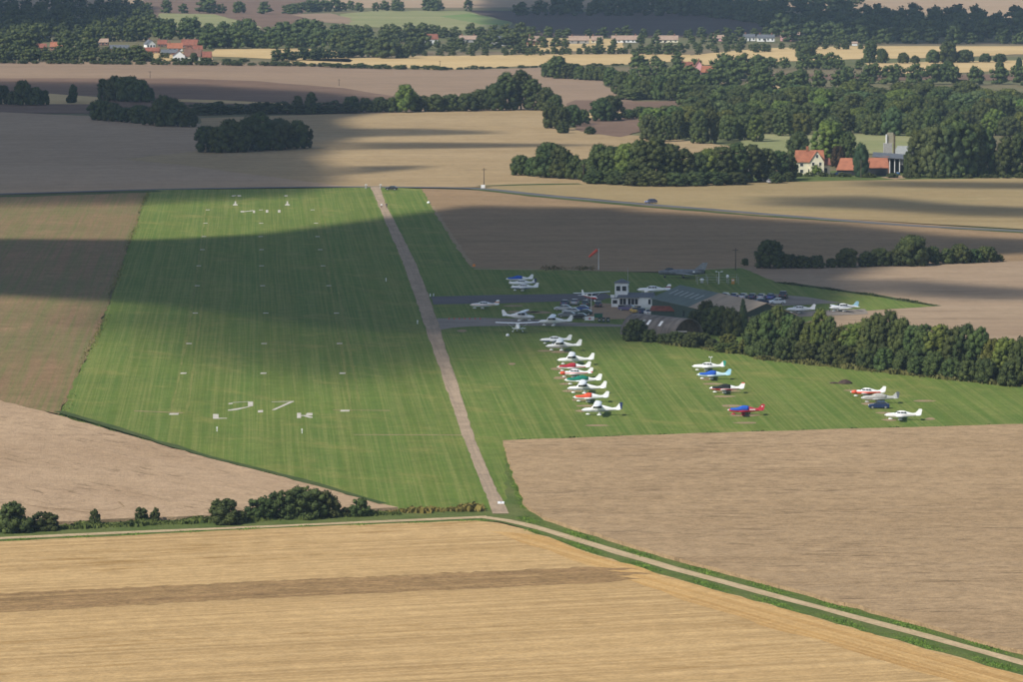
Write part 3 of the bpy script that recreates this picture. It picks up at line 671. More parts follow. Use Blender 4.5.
woods('village_treeline', 'tree belt along the row of pale houses', [(540,47,565,47,9,4,7),(560,54,690,54.5,9,3,6),(545,48,700,49,16,2,4),(605,45,612,45,6,4,6),(642,44,652,44,6,5,7),(545,37,700,38,14,5,7),(640,54,680,54,8,5,8),(690,49,870,49,8,3,5),(690,44,712,44,8,5,7),(726,44,742,44,7,5,7),(802,45,870,44,8,5,8),(690,38,790,36,14,5,7),(700,53,770,52,12,4,6)], 6, (5, 9))
woods('far_woodland', 'dark woodland below the top pink fields', [(790,41,1060,42,12),(785,37,1060,38,13),(795,33,1060,34,14),(800,29,1060,30,15),(810,25,1060,26,16),(820,20,960,22,18),(770,29,800,32,16),(560,14,690,12,16),(520,15,680,16,15),(680,13,770,24,17),(690,9,780,18,18),(800,13,850,12,16)], 7, (10, 16), tint=(.8,.85,.95))
woods('far_woodland', 'tree clumps on the skyline fields', [(359,11.5,375,11.5,10),(385,10.5,398,10.5,10),(428,10,440,10,10),(400,11,465,11,22),(150,13,240,13,14),(240,13,290,14,26),(285,13.5,350,10,16),(755,3,765,3,10),(790,3,860,4,22),(560,3,640,2,18)], 8, (7, 11))
woods('hedgerow_woodland', 'leafy thicket around the red house in the wood', [(640,93,700,96,9),(690,88,800,92,10),(650,82,685,84,9),(715,80,760,82,10),(760,86,860,88,11),(845,83,1045,85,11),(640,74,680,75,9),(700,72,760,74,10),(755,68,860,70,9,5,8),(850,77,945,77,11,5,8),(930,75,1045,77,12,4,7),(640,65,680,65,10,5,8),(720,66,760,66,10,5,8),(770,65,860,66,10,4,7),(685,106,800,106,9),(690,116,760,116,9),(840,43,1045,44,14)], 9, (7, 11), tint=(1,1,.95))
woods('field_hedge', 'long low hedge at the foot of the village', [(-60,62.5,300,66,4),(300,66,330,67,7)], 10, (1.5, 2.6), 90, .2, aspect=(.45, .7))
woods('field_hedge', 'low dark hedge beyond the dark copse', [(195,114,350,113,3.5),(195,112.5,350,112,5)], 11, (3, 5), 150, .14, (.75,.8,.9), (.6, .9))
woods('field_hedge', 'clipped hedge beside the long golden strip', [(340,68,425,69.5,4.5),(430,69.5,442,70,4)], 12, (2, 3), 100, .18, aspect=(.45, .7))
woods('field_hedge', 'bushy hedge across the village stubble', [(278,61,350,57,5)], 13, (4, 7), 150, .14, (.8,.85,.9))
woods('field_hedge', 'thin hedge between golden strip and brown field', [(440,70,560,67,4),(560,67,640,65,5)], 14, (1, 1.8), 70, .22, (.8,.85,.9), (.4, .6))
woods('garden_hedge', 'dark garden hedge in front of the village houses', [(140,61,240,62.5,4)], 15, (1.5, 2.5), 90, .2, (.8,.85,.9), (.45, .7))
woods('farm_hedge', 'green hedge in front of the farmhouse', [(795,176,905,178,2.4),(905,178,1040,178,3)], 16, (1.0, 1.8), 90, .2, aspect=(.5, .8))

def tufts(name, label, lines, seed, n_per_m, hmin, hmax, spread, mat, tint=(1,1,1)):
    """rough grass and weeds: short pointed blades in clumps along lines"""
    rs = np.random.RandomState(seed); P = []
    for l in lines:
        pts = [at(*p) for p in l]
        for a, b in zip(pts, pts[1:]):
            L = (b - a).length; n = int(L * n_per_m)
            t = rs.rand(n)[:, None]; d = np.array([(b - a).y, -(b - a).x]) / max(L, 1e-6)
            q = np.array([a.x, a.y]) * (1 - t) + np.array([b.x, b.y]) * t + d * rs.normal(0, spread, (n, 1))
            P.append(q)
    P = np.concatenate(P); n = len(P)
    h = rs.uniform(hmin, hmax, n) * (1 + .5 * np.sin(P[:, 0] * .7)) ; w = h * rs.uniform(.3, .7, n); a = rs.uniform(0, 3.14, n)
    dx, dy = np.cos(a) * w, np.sin(a) * w; lx, ly = rs.normal(0, .25, n) * h, rs.normal(0, .25, n) * h
    V = np.zeros((n, 4, 3)); V[:, 0, 0] = P[:, 0] - dx; V[:, 0, 1] = P[:, 1] - dy; V[:, 1, 0] = P[:, 0] + dx; V[:, 1, 1] = P[:, 1] + dy
    V[:, 2, 0] = P[:, 0] + dx * .5 + lx; V[:, 2, 1] = P[:, 1] + dy * .5 + ly; V[:, 2, 2] = h
    V[:, 3, 0] = P[:, 0] - dx * .6 + lx; V[:, 3, 1] = P[:, 1] - dy * .6 + ly; V[:, 3, 2] = h * rs.uniform(.6, 1, n)
    me = np_mesh(name, V.reshape(-1, 3), np.arange(n * 4).reshape(-1, 4), mat)
    o = bpy.data.objects.new(name, me); col.objects.link(o); o.color = (*tint, 1)
    o['kind'] = 'stuff'; o['label'] = label; o['category'] = 'grass'
tufts('hedge_bottom', 'rough weeds and brambles along the farm track hedge', [[(-60,534),(0,532),(100,527),(200,522.5),(300,518.5),(400,514)],[(-60,532),(0,530),(200,521),(400,513)]], 31, 40, .2, .6, .8, M['leaf'], (1.5,1.6,1.3))
tufts('dry_grass', 'tall dry grass tuft beside the concrete track', [[(428,511.5),(484,511)],[(430,510),(484,509)],[(385,512),(430,513)]], 32, 30, .3, .8, .6, M['leaf_scrub'], (1.6,1.3,.9))
tufts('verge_grass', 'rough grass on both verges of the farm track', [[(528,529.5),(598,553),(700,583),(1023,672)],[(520,517),(560,530),(640,554),(1023,657)],[(500,520),(300,527),(0,541)],[(507,450),(517,485),(530,509)]], 33, 70, .05, .15, .7, M['leaf'], (2.3,2.6,1.5))
tufts('field_margin_grass', 'rough grass between runway turf and crop field', [[(60,415),(100,427),(200,458),(300,484),(385,508)]], 34, 30, .15, .4, .35, M['leaf'], (1.5,1.7,1.2))
tufts('scrub_grass', 'rough yellowish grass around the blister hut and hedge', [[(700,345),(760,353)],[(660,343),(720,350),(760,356)],[(760,359),(1023,387)],[(705,349),(752,355)]], 35, 26, .25, .8, .9, M['leaf_scrub'], (1,1,.8))
tufts('field_margin_grass', 'rough dark grass between airfield and ploughed field', [[(540,268.5),(595,268.8)]], 36, 30, .1, .35, 3.5, M['leaf_scrub'], (.9,.7,.55))
tufts('field_margin_grass', 'rough grass between the parking turf and the standing crop', [[(503,442),(700,435),(1023,426.2),(1200,420)]], 38, 20, .15, .45, .35, M['leaf'], (1.5,1.6,1.2))
tufts('field_margin_grass', 'weeds along the edge of runway turf and brown field', [[(148,192),(124,260),(100,330),(62,412)]], 39, 8, .05, .2, .6, M['leaf_scrub'], (1.3,1.3,.9))
tufts('field_margin_grass', 'rough dark grass round the apron side field', [[(776,282.5),(868,294.6),(937,306)]], 37, 20, .15, .4, .5, M['leaf'], (.7,.75,.7))

# ------------------------------------------------------------------ paint
def paint(name, top, stripe=None, z0=0, z1=0, bottom=None, rough=.35):
    t = NT(name); t.b.inputs['Roughness'].default_value = rough; t.b.inputs['Specular IOR Level'].default_value = .5
    oc = t.new('ShaderNodeTexCoord').outputs['Object']; sp = t.new('ShaderNodeSeparateXYZ'); t.link(oc, sp.inputs[0]); z = sp.outputs[2]
    n = t.noise(oc, 2.0, 4)
    c = t.mix(t.ramp(n, .45, .85), top, tuple(x * .86 for x in top))
    if bottom: c = t.mix(t.math('LESS_THAN', z, z0), c, bottom)
    if stripe: c = t.mix(t.math('MULTIPLY', t.math('GREATER_THAN', z, z0), t.math('LESS_THAN', z, z1)), c, stripe)
    t.link(c, t.b.inputs['Base Color']); return t.m
WHITE = (.80,.80,.78); CREAM = (.74,.68,.50)
M['white'] = paint('white_paint', WHITE)
M['glass'] = plain('dark_glass', (.025,.03,.035), .12, vary=.1, spec=.6)
M['rubber'] = plain('rubber', (.03,.03,.03), .8)
M['steel'] = plain('steel', (.45,.45,.45), .4, .7)
M['spinner'] = plain('spinner', (.75,.75,.74), .3)
def mixpaint(key, *a, **k):
    if key not in M: M[key] = paint(key, *a, **k)
    return M[key]

# ------------------------------------------------------------------ light aircraft (nose towards +x, wheels on z = 0)
def ring(x, hw, zb, zt, n=14, pw=2.6):
    c, hh = (zb + zt) / 2, (zt - zb) / 2; out = []
    for i in range(n):
        t = 2 * math.pi * i / n; cs, sn = math.cos(t), math.sin(t)
        out.append((x, hw * math.copysign(abs(cs) ** (2 / pw), cs), c + hh * math.copysign(abs(sn) ** (2 / pw), sn)))
    return out
def airfoil(xl, chord, y, z, th):
    pr = [(0,0),(.06,.55),(.3,1),(.65,.6),(1,.06),(1,-.06),(.65,-.25),(.3,-.4),(.06,-.35)]
    return [(xl - u * chord, y, z + v * th) for u, v in pr]
def wing_mesh(mb, x, z, span, root, tip, th, sweep=0.0, dih=0.0, rootfrac=0.0):
    h = span / 2
    st = [(-h, tip * .55, .35), (-h * .97, tip, 1), (-h * (rootfrac or .55), root, 1), (0, root, 1), (h * (rootfrac or .55), root, 1), (h * .97, tip, 1), (h, tip * .55, .35)]
    mb.loft([airfoil(x - sweep * abs(y) / h - (root - c) * .25, c, y, z + dih * abs(y) / h, th * s) for y, c, s in st])
    return mb
def fin_mesh(mb, xt, pts, th):
    for s in (1,):
        mb.prism(pts, -th, th)
    return mb
def aircraft(px, py, heading, kind, label, body=None, cover=None, fin=None, rudder=None, wing=None, fairings=True, size=1.0, nose=None, group='light aircraft on the airfield', tailbar=None, emblem=False):
    e = empty('light_aircraft', at(px - 3 * (-math.cos(math.radians(heading))), py), math.radians(heading)); e.scale = (size * .95,) * 3
    tag(e, label, 'aircraft', group)
    body = body or M['white']; wing = wing or M['white']; fin = fin or body
    high = kind == 'high'
    if high:
        secs = [(3.55,.28,.85,1.35),(3.2,.42,.75,1.5),(2.4,.52,.68,1.58),(2.0,.55,.66,1.62),(1.5,.56,.64,2.1),(1.0,.57,.64,2.22),(-.4,.55,.68,2.2),(-1.3,.46,.78,1.95),(-2.4,.30,.98,1.66),(-3.6,.16,1.15,1.50),(-4.4,.06,1.25,1.42)]
    else:
        secs = [(3.1,.26,.80,1.25),(2.8,.42,.70,1.38),(2.0,.52,.60,1.45),(1.3,.56,.55,1.5),(.75,.57,.52,1.78),(.25,.57,.52,1.95),(-.6,.55,.54,1.93),(-1.3,.47,.62,1.72),(-2.2,.33,.75,1.48),(-3.2,.18,.88,1.32),(-4.0,.06,1.0,1.22)]
    fu = MB(); fu.loft([ring(*q) for q in secs]); fo = fu.build('fuselage', body, e, True)
    # windows
    if high:
        w = MB(); w.add([(2.02,-.5,1.56),(2.02,.5,1.56),(1.5,.44,2.08),(1.5,-.44,2.08)], [(0,1,2,3)]); w.v = [(a+.03,b,c+.02) for a,b,c in w.v]; w.build('windscreen', M['glass'], e)
        for s in (-1, 1):
            for x0, x1 in ((.55,1.45),(-.4,.45)):
                MB().box(x0, x1, s*.575 - .02, s*.575 + .02, 1.55, 2.02).build('side_window', M['glass'], e)
    elif not cover:
        w = MB(); w.add([(1.32,-.5,1.47),(1.32,.5,1.47),(.78,.45,1.8),(.78,-.45,1.8)], [(0,1,2,3)]); w.v = [(a+.03,b,c+.03) for a,b,c in w.v]; w.build('windscreen', M['glass'], e)
        for s in (-1, 1):
            for x0, x1 in ((.15,.8),(-.55,.05),(-1.05,-.65)):
                MB().box(x0, x1, s*.555 - .03, s*.555 + .03, 1.45, 1.75).build('side_window', M['glass'], e)
    # wing
    if high:
        wing_mesh(MB(), 1.35, 2.28, 11.0, 1.62, 1.15, .13, dih=.17).build('wing', wing, e, True)
        for s in (-1, 1): MB().tube((.75, s*.55, .75), (.75, s*2.7, 2.3), .05, .04, 6).build('wing_strut', wing, e)
    else:
        wing_mesh(MB(), 1.05, .68, 10.0, 1.60, 1.25, .14, dih=.55).build('wing', wing, e, True)
    zt = 1.36 if high else 1.12
    xt = -3.45 if high else -3.15
    wing_mesh(MB(), xt, zt, 3.4 if high else 3.3, .95, .7, .06).build('tailplane', tailbar or wing, e, True)
    if high: fp = [(-2.6,1.62),(-3.35,1.75),(-4.15,2.75),(-4.6,2.75),(-4.45,1.38),(-3.4,1.45)]; rp = [(-4.05,2.78),(-4.62,2.78),(-4.75,2.6),(-4.55,1.3),(-4.3,1.3)]
    else: fp = [(-2.4,1.44),(-2.95,1.52),(-3.7,2.3),(-4.15,2.3),(-4.05,1.12),(-3.0,1.25)]; rp = [(-3.62,2.33),(-4.18,2.33),(-4.35,2.15),(-4.12,1.02),(-3.85,1.02)]
    fo2 = MB().prism(fp, -.045, .045).build('fin', fin, e); MB().prism(rp, -.05, .05).build('rudder', rudder or fin, fo2)
    if emblem:
        for k in range(6):
            for sd in (-1, 1): MB().box(-1.35 - k*.2, -1.22 - k*.2, sd*(.455 - k*.03), sd*(.47 - k*.03) + .012, 1.05, 1.3).build('registration_letter', M['white'], e)
        MB().box(-3.95,-3.6,-.06,.06,1.8,1.9).box(-3.83,-3.72,-.061,.061,1.68,2.02).build('emblem', M['white'], fo2)
    # nose
    xn = secs[0][0]; zn = (secs[0][2] + secs[0][3]) / 2
    pr = MB(); pr.box(xn + .14, xn + .18, -.07, .07, zn - .95, zn + .95); po = pr.build('propeller', M['rubber'], e)
    sp = MB(); sp.loft([[(xn + a, r*math.cos(t*math.pi/4), zn + r*math.sin(t*math.pi/4)) for t in range(8)] for a, r in ((-.02,.2),(.12,.18),(.26,.10),(.32,.02))]); sp.build('spinner', M['spinner'], po, True)
    if nose: MB().loft([ring(a, b*1.03, c-.02, d+.02) for a, b, c, d in secs[:3]]).build('nose_cowl', nose, e, True)
    # gear
    def wheel(x, y, nm):
        wz = .2; o = MB(); o.tube((x, y-.08, wz), (x, y+.08, wz), .2, .2, 12); wo = o.build(nm, M['rubber'], e)
        MB().tube((x, y, wz), (x - (0 if nm == 'nose_wheel' else .1), y*.75, .8), .05, .06, 6).build('gear_leg', wing, wo)
        if fairings:
            fr = MB(); fr.ball((x-.05, y, .24), (.48, .15, .19), 10, 6); fr.build('wheel_fairing', wing, wo, True)
    wheel(2.55 if high else 2.2, 0, 'nose_wheel')
    for s in (-1, 1): wheel(.15 if high else .2, s * (1.25 if high else 1.5), 'main_wheel')
    if cover:
        x0, x1 = cover[1], cover[2]; rings = []
        k = 9
        for j in range(k + 1):
            x = x1 + (x0 - x1) * j / k
            for q in range(len(secs) - 1):
                if secs[q][0] >= x >= secs[q+1][0]:
                    t = (secs[q][0] - x) / (secs[q][0] - secs[q+1][0]); a = [secs[q][m] + (secs[q+1][m] - secs[q][m]) * t for m in range(4)]
                    rings.append(ring(x, a[1] + .05, a[2] + .22, a[3] + .05 + .02 * math.sin(j * 2.1), 14, 2.3)); break
        MB().loft(rings).build('cover', cover[0], e, True)
    return e
def fabric(name, c): 
    if name not in M: M[name] = plain(name, c, .85, vary=.15, nscale=2.5, spec=.1)
    return M[name]
blue_cv, red_cv, orange_cv, green_cv, black_cv, crimson_cv = fabric('blue_cover', (.025,.10,.46)), fabric('red_cover', (.36,.03,.045)), fabric('orange_cover', (.66,.10,.05)), fabric('green_cover', (.012,.17,.115)), fabric('black_cover', (.022,.025,.026)), None
blue_stripe = mixpaint('white_over_blue', WHITE, bottom=(.03,.06,.30), z0=.9); red_stripe = mixpaint('white_red_stripe', WHITE, stripe=(.55,.05,.04), z0=1.0, z1=1.16)
orange_stripe = mixpaint('white_orange_stripe', WHITE, stripe=(.55,.16,.04), z0=1.06, z1=1.2); navy_stripe = mixpaint('white_navy_stripe', WHITE, stripe=(.03,.05,.16), z0=1.0, z1=1.12)
lightblue = mixpaint('pale_blue', (.36,.62,.74)); redp = mixpaint('red_paint', (.42,.03,.05)); navy = mixpaint('navy_paint', (.02,.035,.10)); greenp = mixpaint('green_paint', (.02,.25,.17)); greyp = mixpaint('silver_paint', (.42,.42,.40), rough=.45)
white_red_low = mixpaint('white_over_red', WHITE, bottom=(.5,.045,.05), z0=.98); red_low = mixpaint('white_over_scarlet', WHITE, bottom=(.68,.09,.04), z0=1.18)
orange_fin = mixpaint('white_orange_fin', WHITE, stripe=(.5,.16,.04), z0=1.55, z1=1.85)
redtip = mixpaint('white_red_tip', WHITE, stripe=(.7,.1,.06), z0=2.12, z1=2.5)
L = 180
aircraft(521,282.6,L,'low','low wing aeroplane under a blue cover beyond the asphalt taxiway', cover=(blue_cv,-1.2,2.9))
aircraft(524,286.8,L,'low','white low wing aeroplane in the middle of three beyond the asphalt taxiway', rudder=navy, tailbar=navy)
aircraft(526,291,L,'low','white and blue aeroplane closest to the asphalt taxiway edge of three', body=blue_stripe)
aircraft(486,308.8,L+2,'low','white aeroplane with orange stripes parked between the two taxiways', body=orange_stripe, fin=orange_fin)
aircraft(517,321,-14,'high','white high wing aeroplane with its tail towards the concrete track')
aircraft(518,332.5,94,'high','white high wing aeroplane seen from behind with its full wingspan showing')
aircraft(557,326,L-6,'high','white high wing aeroplane at the end of the pale taxiway by the car park')
aircraft(557,344.2,L,'low','white over blue low wing aeroplane heading the parked row', body=blue_stripe)
aircraft(565,350.8,L-3,'high','white high wing aeroplane with blue stripe next to the head of the row', body=navy_stripe)
aircraft(577,364.8,L-3,'high','plain white high wing aeroplane next to the dark red cover')
aircraft(575,371.5,L-2,'low','low wing aeroplane under a dark red cover with white tail', cover=(red_cv,-.9,2.9), body=red_stripe)
aircraft(577,377.6,L-1,'low','white low wing aeroplane with red nose and red rear stripe', body=red_stripe, nose=orange_cv, rudder=mixpaint('white_red_base', WHITE, bottom=(.6,.07,.06), z0=1.45))
aircraft(584,385,L,'low','low wing aeroplane under a dark green cover', cover=(green_cv,-1.5,2.95), size=1.08)
aircraft(588,393.6,L-4,'high','white high wing aeroplane between the green cover and the orange cover', body=navy_stripe)
aircraft(592,402,L-1,'low','low wing aeroplane under a bright orange red cover', cover=(orange_cv,-.6,2.95))
aircraft(603,415.4,L-4,'high','white high wing aeroplane with navy rudder last in the parked row', body=navy_stripe, rudder=navy)
aircraft(710,370.8,L-2,'low','white low wing aeroplane with a green rudder beside the lamp post', rudder=greenp)
aircraft(715,379.3,L-3,'low','pale blue tailed aeroplane under a bright blue cover', cover=(blue_cv,-.9,2.8), fin=lightblue, body=mixpaint('white_over_paleblue', (.55,.72,.78)), tailbar=lightblue)
aircraft(728,393,L-3,'low','aeroplane under a black cover with red trimmed white tail', cover=(black_cv,-1.2,2.8), body=white_red_low, fin=redtip)
aircraft(747,415,L-4,'low','red aeroplane under a blue cover with a white cross on its fin', cover=(blue_cv,-1.0,2.85), body=redp, wing=redp, emblem=True)
aircraft(869,396.8,L-5,'low','white and scarlet aeroplane with a bulging canopy and tall white fin', body=red_low, nose=mixpaint('scarlet', (.68,.09,.04)))
aircraft(881,403,L-6,'low','silver grey covered aeroplane next to the dark blue car', body=greyp, wing=greyp, cover=(fabric('grey_cover', (.40,.39,.36)),-1.7,2.7), size=1.06, rudder=mixpaint('dark_grey', (.10,.11,.12)))
aircraft(904,420,L-5,'low','white low wing aeroplane at the end of the row closest to the crop field', body=mixpaint('white_thin_stripe', WHITE, stripe=(.45,.12,.10), z0=1.06, z1=1.1))
aircraft(802,313.2,L+3,'low','white low wing aeroplane showing through a gap in the tall hedge', rudder=M['white'])
aircraft(845,311.6,L+22,'low','white aeroplane with a pale blue fin at the end of the apron', fin=lightblue, size=1.1)
aircraft(589,301.3,-62,'high','red bodied high wing aeroplane facing the car park', body=mixpaint('red_body', WHITE, bottom=(.45,.03,.04), z0=1.3), fin=M['white'])
# twin beyond the clubhouse
tw = aircraft(655,294.3,L-2,'low','larger white twin engined aeroplane behind the clubhouse roof', size=1.2, fin=mixpaint('white_maroon_fin', WHITE, stripe=(.18,.04,.07), z0=1.5, z1=1.8))
for s in (-1, 1): 
    MB().loft([ring(x, r, z0, z1, 10) for x, r, z0, z1 in ((1.7,.15,.65,.95),(1.5,.28,.5,1.1),(.6,.3,.5,1.12),(-.6,.12,.7,1.0))]).v
    n_ = MB(); n_.loft([[(a, b + s*1.9, c) for a, b, c in ring(x, r, z0, z1, 10)] for x, r, z0, z1 in ((1.7,.15,.65,.95),(1.5,.28,.5,1.1),(.6,.3,.5,1.12),(-.6,.12,.7,1.0))]); n_.build('engine_nacelle', M['white'], tw, True)

# ------------------------------------------------------------------ grey jet fighter
def jet():
    e = empty('jet_fighter', at(682, 278), math.radians(180)); tag(e, 'grey swept wing jet fighter displayed at the field edge', 'jet')
    g_ = plain('jet_grey', (.17,.185,.20), .5, vary=.25, nscale=.9); g2 = plain('jet_pale', (.26,.275,.28), .5, vary=.2)
    s = [(6.3,.42,1.05,1.85),(5.8,.55,.95,2.0),(4.5,.66,.85,2.2),(3.2,.72,.8,2.3),(1,.8,.75,2.35),(-2,.78,.8,2.3),(-4.5,.66,1.0,2.2),(-6,.48,1.15,2.0)]
    e2 = MB(); e2.loft([ring(*q, n=16, pw=2.1) for q in s]); e2.build('fuselage', g_, e, True)
    MB().loft([ring(6.34,.36,1.12,1.78,16,2.1), ring(6.1,.3,1.2,1.7,16,2.1)]).build('air_intake', M['rubber'], e)
    MB().loft([ring(6.05-7*.0-12.1,.36,1.25,1.9,12,2), ring(-6.25,.34,1.27,1.88,12,2)]).build('exhaust', M['rubber'], e)
    MB().ball((3.4,0,2.3), (1.15,.42,.5), 12, 8).build('canopy', M['glass'], e, True)
    wing_mesh(MB(), 2.2, 1.25, 10.2, 3.4, 1.7, .16, sweep=3.4, rootfrac=.05).build('wing', g2, e, True)
    wing_mesh(MB(), -4.0, 2.3, 4.0, 1.5, .8, .07, sweep=1.4, rootfrac=.05).build('tailplane', g_, e, True)
    MB().prism([(-3.2,2.25),(-5.5,4.1),(-6.9,4.1),(-6.2,2.1)], -.07, .07).build('fin', g2, e)
    MB().box(-3.4,-2.9,-.8,-.76,1.5,1.9).box(-3.4,-2.9,.76,.8,1.5,1.9).build('roundel', M['white'], e)
    for x, y in ((4.6,0),(-.3,1.4),(-.3,-1.4)):
        o = MB(); o.tube((x,y-.12,.32),(x,y+.12,.32),.32,.32,12); w_ = o.build('wheel', M['rubber'], e); MB().tube((x,y,.3),(x,y*.9,1.3),.08,.08,6).build('gear_leg', M['steel'], w_)
jet()

# ------------------------------------------------------------------ cars
CARP = {}
def car(px, py, heading, c, label, van=False, group='cars parked around the airfield clubhouse', tall=1.0, size=1.0):
    key = 'car_%02d%02d%02d' % tuple(int(x * 99) for x in c)
    if key not in M:
        M[key] = plain(key, c, .25, .0, .05, .55)
    b = M[key]
    e = empty('parked_van' if van else 'parked_car', at(px, py), math.radians(heading)); e.scale = (size, size, size * tall)
    tag(e, label, 'van' if van else 'car', group)
    if van: low = [(2.4,.35),(2.45,.8),(2.1,1.1),(1.5,1.25),(1.1,2.0),(.6,2.1),(-2.3,2.1),(-2.45,1.9),(-2.45,.35)]; gl = [(1.44,1.3),(1.1,1.92),(.2,1.92),(.2,1.3)]
    else: low = [(2.1,.3),(2.15,.62),(1.95,.8),(1.0,.95),(.85,.98),(-1.75,1.0),(-2.05,.92),(-2.12,.5),(-2.05,.3)]; gl = None
    def slab(p, hw, ins):
        n = len(p); m = MB(); r = []
        zs = [z for x, z in p]; z0, z1 = min(zs), max(zs)
        for y, k in ((-hw, ins), (-hw + .07, 0), (hw - .07, 0), (hw, ins)):
            r.append([(x * (1 - k * .03), y, z - k * .03) for x, z in p])
        m.loft(r); return m
    slab(low, .86, 1).build('body', b, e)
    if van:
        for s in (-1, 1): MB().prism(gl, s*.86 - .012, s*.86 + .012).build('side_window', M['glass'], e)
        MB().add([(1.53,-.72,1.28),(1.53,.72,1.28),(1.14,.68,1.95),(1.14,-.68,1.95)], [(0,1,2,3)]).build('windscreen', M['glass'], e)
    else:
        cab = [(1.0,.96),(.35,1.42),(-1.1,1.44),(-1.75,1.0)]
        m = MB(); m.loft([[(x, -.78 + (z-.96)*.22, z) for x, z in cab], [(x, .78 - (z-.96)*.22, z) for x, z in cab]]); m.build('window_band', M['glass'], e)
        m = MB(); m.loft([[(x, y * .87, z + .012) for x, z in ((.34,1.43),(-1.08,1.45),(-1.1,1.40),(.36,1.37))] for y in (-.8, .8)]); m.build('roof_panel', b, e)
        for s in (-1, 1):
            MB().tube((-.32, s*.765, .98), (-.32, s*.69, 1.42), .05, .05, 6).build('door_pillar', b, e)
    for x in (1.32, -1.3):
        for s in (-1, 1):
            o = MB(); o.tube((x, s*.72, .31), (x, s*.875, .31), .31, .31, 14); w_ = o.build('wheel', M['rubber'], e)
            MB().tube((x, s*.87, .31), (x, s*.885, .31), .2, .2, 10).build('rim', M['steel'], w_)
    xf = 2.13 if not van else 2.42
    for s in (-1, 1): 
        MB().box(xf - .12, xf + .01, s*.62 - .16, s*.62 + .16, .6, .74).build('headlight', M['spinner'], e)
        MB().box(-2.14 - (.32 if van else 0), -2.02 - (.32 if van else 0), s*.62 - .14, s*.62 + .14, .66, .82).build('tail_light', mixpaint('tail_red', (.4,.02,.02)), e)
    return e
SIL, DBL, BLU, BLK, DGN, WHT, RED_, YEL, GRY, PUR = (.42,.43,.45), (.015,.03,.09), (.03,.07,.25), (.02,.02,.022), (.02,.05,.04), (.75,.75,.74), (.35,.03,.03), (.62,.42,.08), (.17,.18,.19), (.12,.10,.2)
car(879,408.5,L-3,(.012,.028,.09),'dark blue saloon car on the grass beside the silver covered aeroplane')
car(651,202.3+.9,L+35,(.10,.11,.20),'dark car driving on the country road past the long wood', group=None); col.objects[-1]
for a in [(565,305.5,78,DBL,'dark blue car at the back of the packed car park'),(575,304.8,80,SIL,'silver car in the back line of the packed car park'),(586,306,80,DGN,'dark estate car next to the lamp post in the car park'),(598.5,307,85,BLK,'large dark car nearest the clubhouse in the packed car park'),
          (563,310.5,L-12,SIL,'silver hatchback at the outer corner of the car park'),(581,311,L-12,BLU,'blue car in the middle of the packed car park'),(571,313.6,L-10,SIL,'pale car with a bright windscreen in the car park'),(584,315,L-10,DGN,'dark green car behind the white banner'),
          (567,317.2,L-10,GRY,'grey car half hidden at the front of the car park'),(579,319,L-10,BLK,'black car at the front of the car park'),
          (627,310.6,L-14,PUR,'purple blue car parked before the clubhouse windows'),(634.5,312.8,100,YEL,'yellow car parked before the clubhouse'),(641,313.8,100,DBL,'dark blue car parked before the clubhouse white wall'),(648.5,315,100,WHT,'white car parked at the hangar corner')]: car(*a)
for a in [(726,298.2,70,WHT,'white hatchback at the hangar end of the apron car line'),(735,298.6,72,BLU,'bright blue car second in the apron car line'),(744,298.8,70,SIL,'silver car in the middle of the apron car line'),(753,299,74,DBL,'navy car between two pale ones in the apron car line'),(762,299.2,72,SIL,'silver car behind the conifer tip in the apron car line'),(771,299.2,75,(.05,.09,.3),'blue car ending the close apron car line')]: car(*a, group='cars lined up on the apron')
car(783.5,298.6,80,BLK,'big black off roader set apart from the apron car line', tall=1.25, size=1.1, group='cars lined up on the apron')
car(760,304.2,L+15,DBL,'dark car parked against the tan hangar roof', group='cars lined up on the apron')
car(777,304,L+8,WHT,'small white car alone on the apron', group='cars lined up on the apron')
car(764,181.6,L,(.5,.5,.49),'white van by the wood next to the farm entrance', van=True, group='farm vehicles'); car(770,183,100,SIL,'pale car beside the white van at the wood edge', group='farm vehicles')
car(838,175.4,L,DBL,'dark car between farmhouse and barn', group='farm vehicles')
car(391.5,190,170,BLK,'black car by the far end of the concrete track', group='farm vehicles')

# ------------------------------------------------------------------ airfield buildings
M['weatherboard'] = plain('white_boards', (.72,.73,.72), .6, vary=.06)
M['slate'] = plain('slate', (.115,.125,.14), .7, vary=.18, nscale=.8)
M['green_sheet'] = plain('green_sheeting', (.075,.10,.078), .55, vary=.14, nscale=.35)
M['tan_sheet'] = plain('tan_sheeting', (.31,.245,.175), .8, vary=.12, nscale=.3)
M['green_wall'] = plain('green_wall', (.04,.065,.052), .7, vary=.12)
M['skylight'] = plain('skylight', (.28,.29,.27), .5)
M['curved_sheet'] = plain('curved_sheeting', (.15,.13,.115), .8, vary=.25, nscale=.5)
M['frame'] = plain('white_frame', (.75,.75,.74), .5)
M['red_roof'] = plain('red_tiles', (.24,.09,.06), .85, vary=.18, nscale=.6)
M['orange_roof'] = plain('orange_tiles', (.33,.125,.068), .85, vary=.15, nscale=.6)
M['brown_roof'] = plain('brown_tiles', (.17,.095,.07), .85, vary=.18, nscale=.6)
M['tan_roof'] = plain('tan_tiles', (.34,.24,.18), .85, vary=.15, nscale=.6)
M['cream'] = plain('cream_render', (.72,.66,.48), .8, vary=.06)
M['whitewash'] = plain('whitewash', (.80,.79,.75), .8, vary=.05)
M['pink'] = plain('pink_render', (.66,.33,.34), .8, vary=.06)
M['brick'] = plain('brick', (.26,.13,.09), .9, vary=.15)
M['blackboard'] = plain('tarred_boards', (.022,.023,.025), .8, vary=.2)
M['grey_wall'] = plain('grey_wall', (.33,.32,.30), .8, vary=.12)
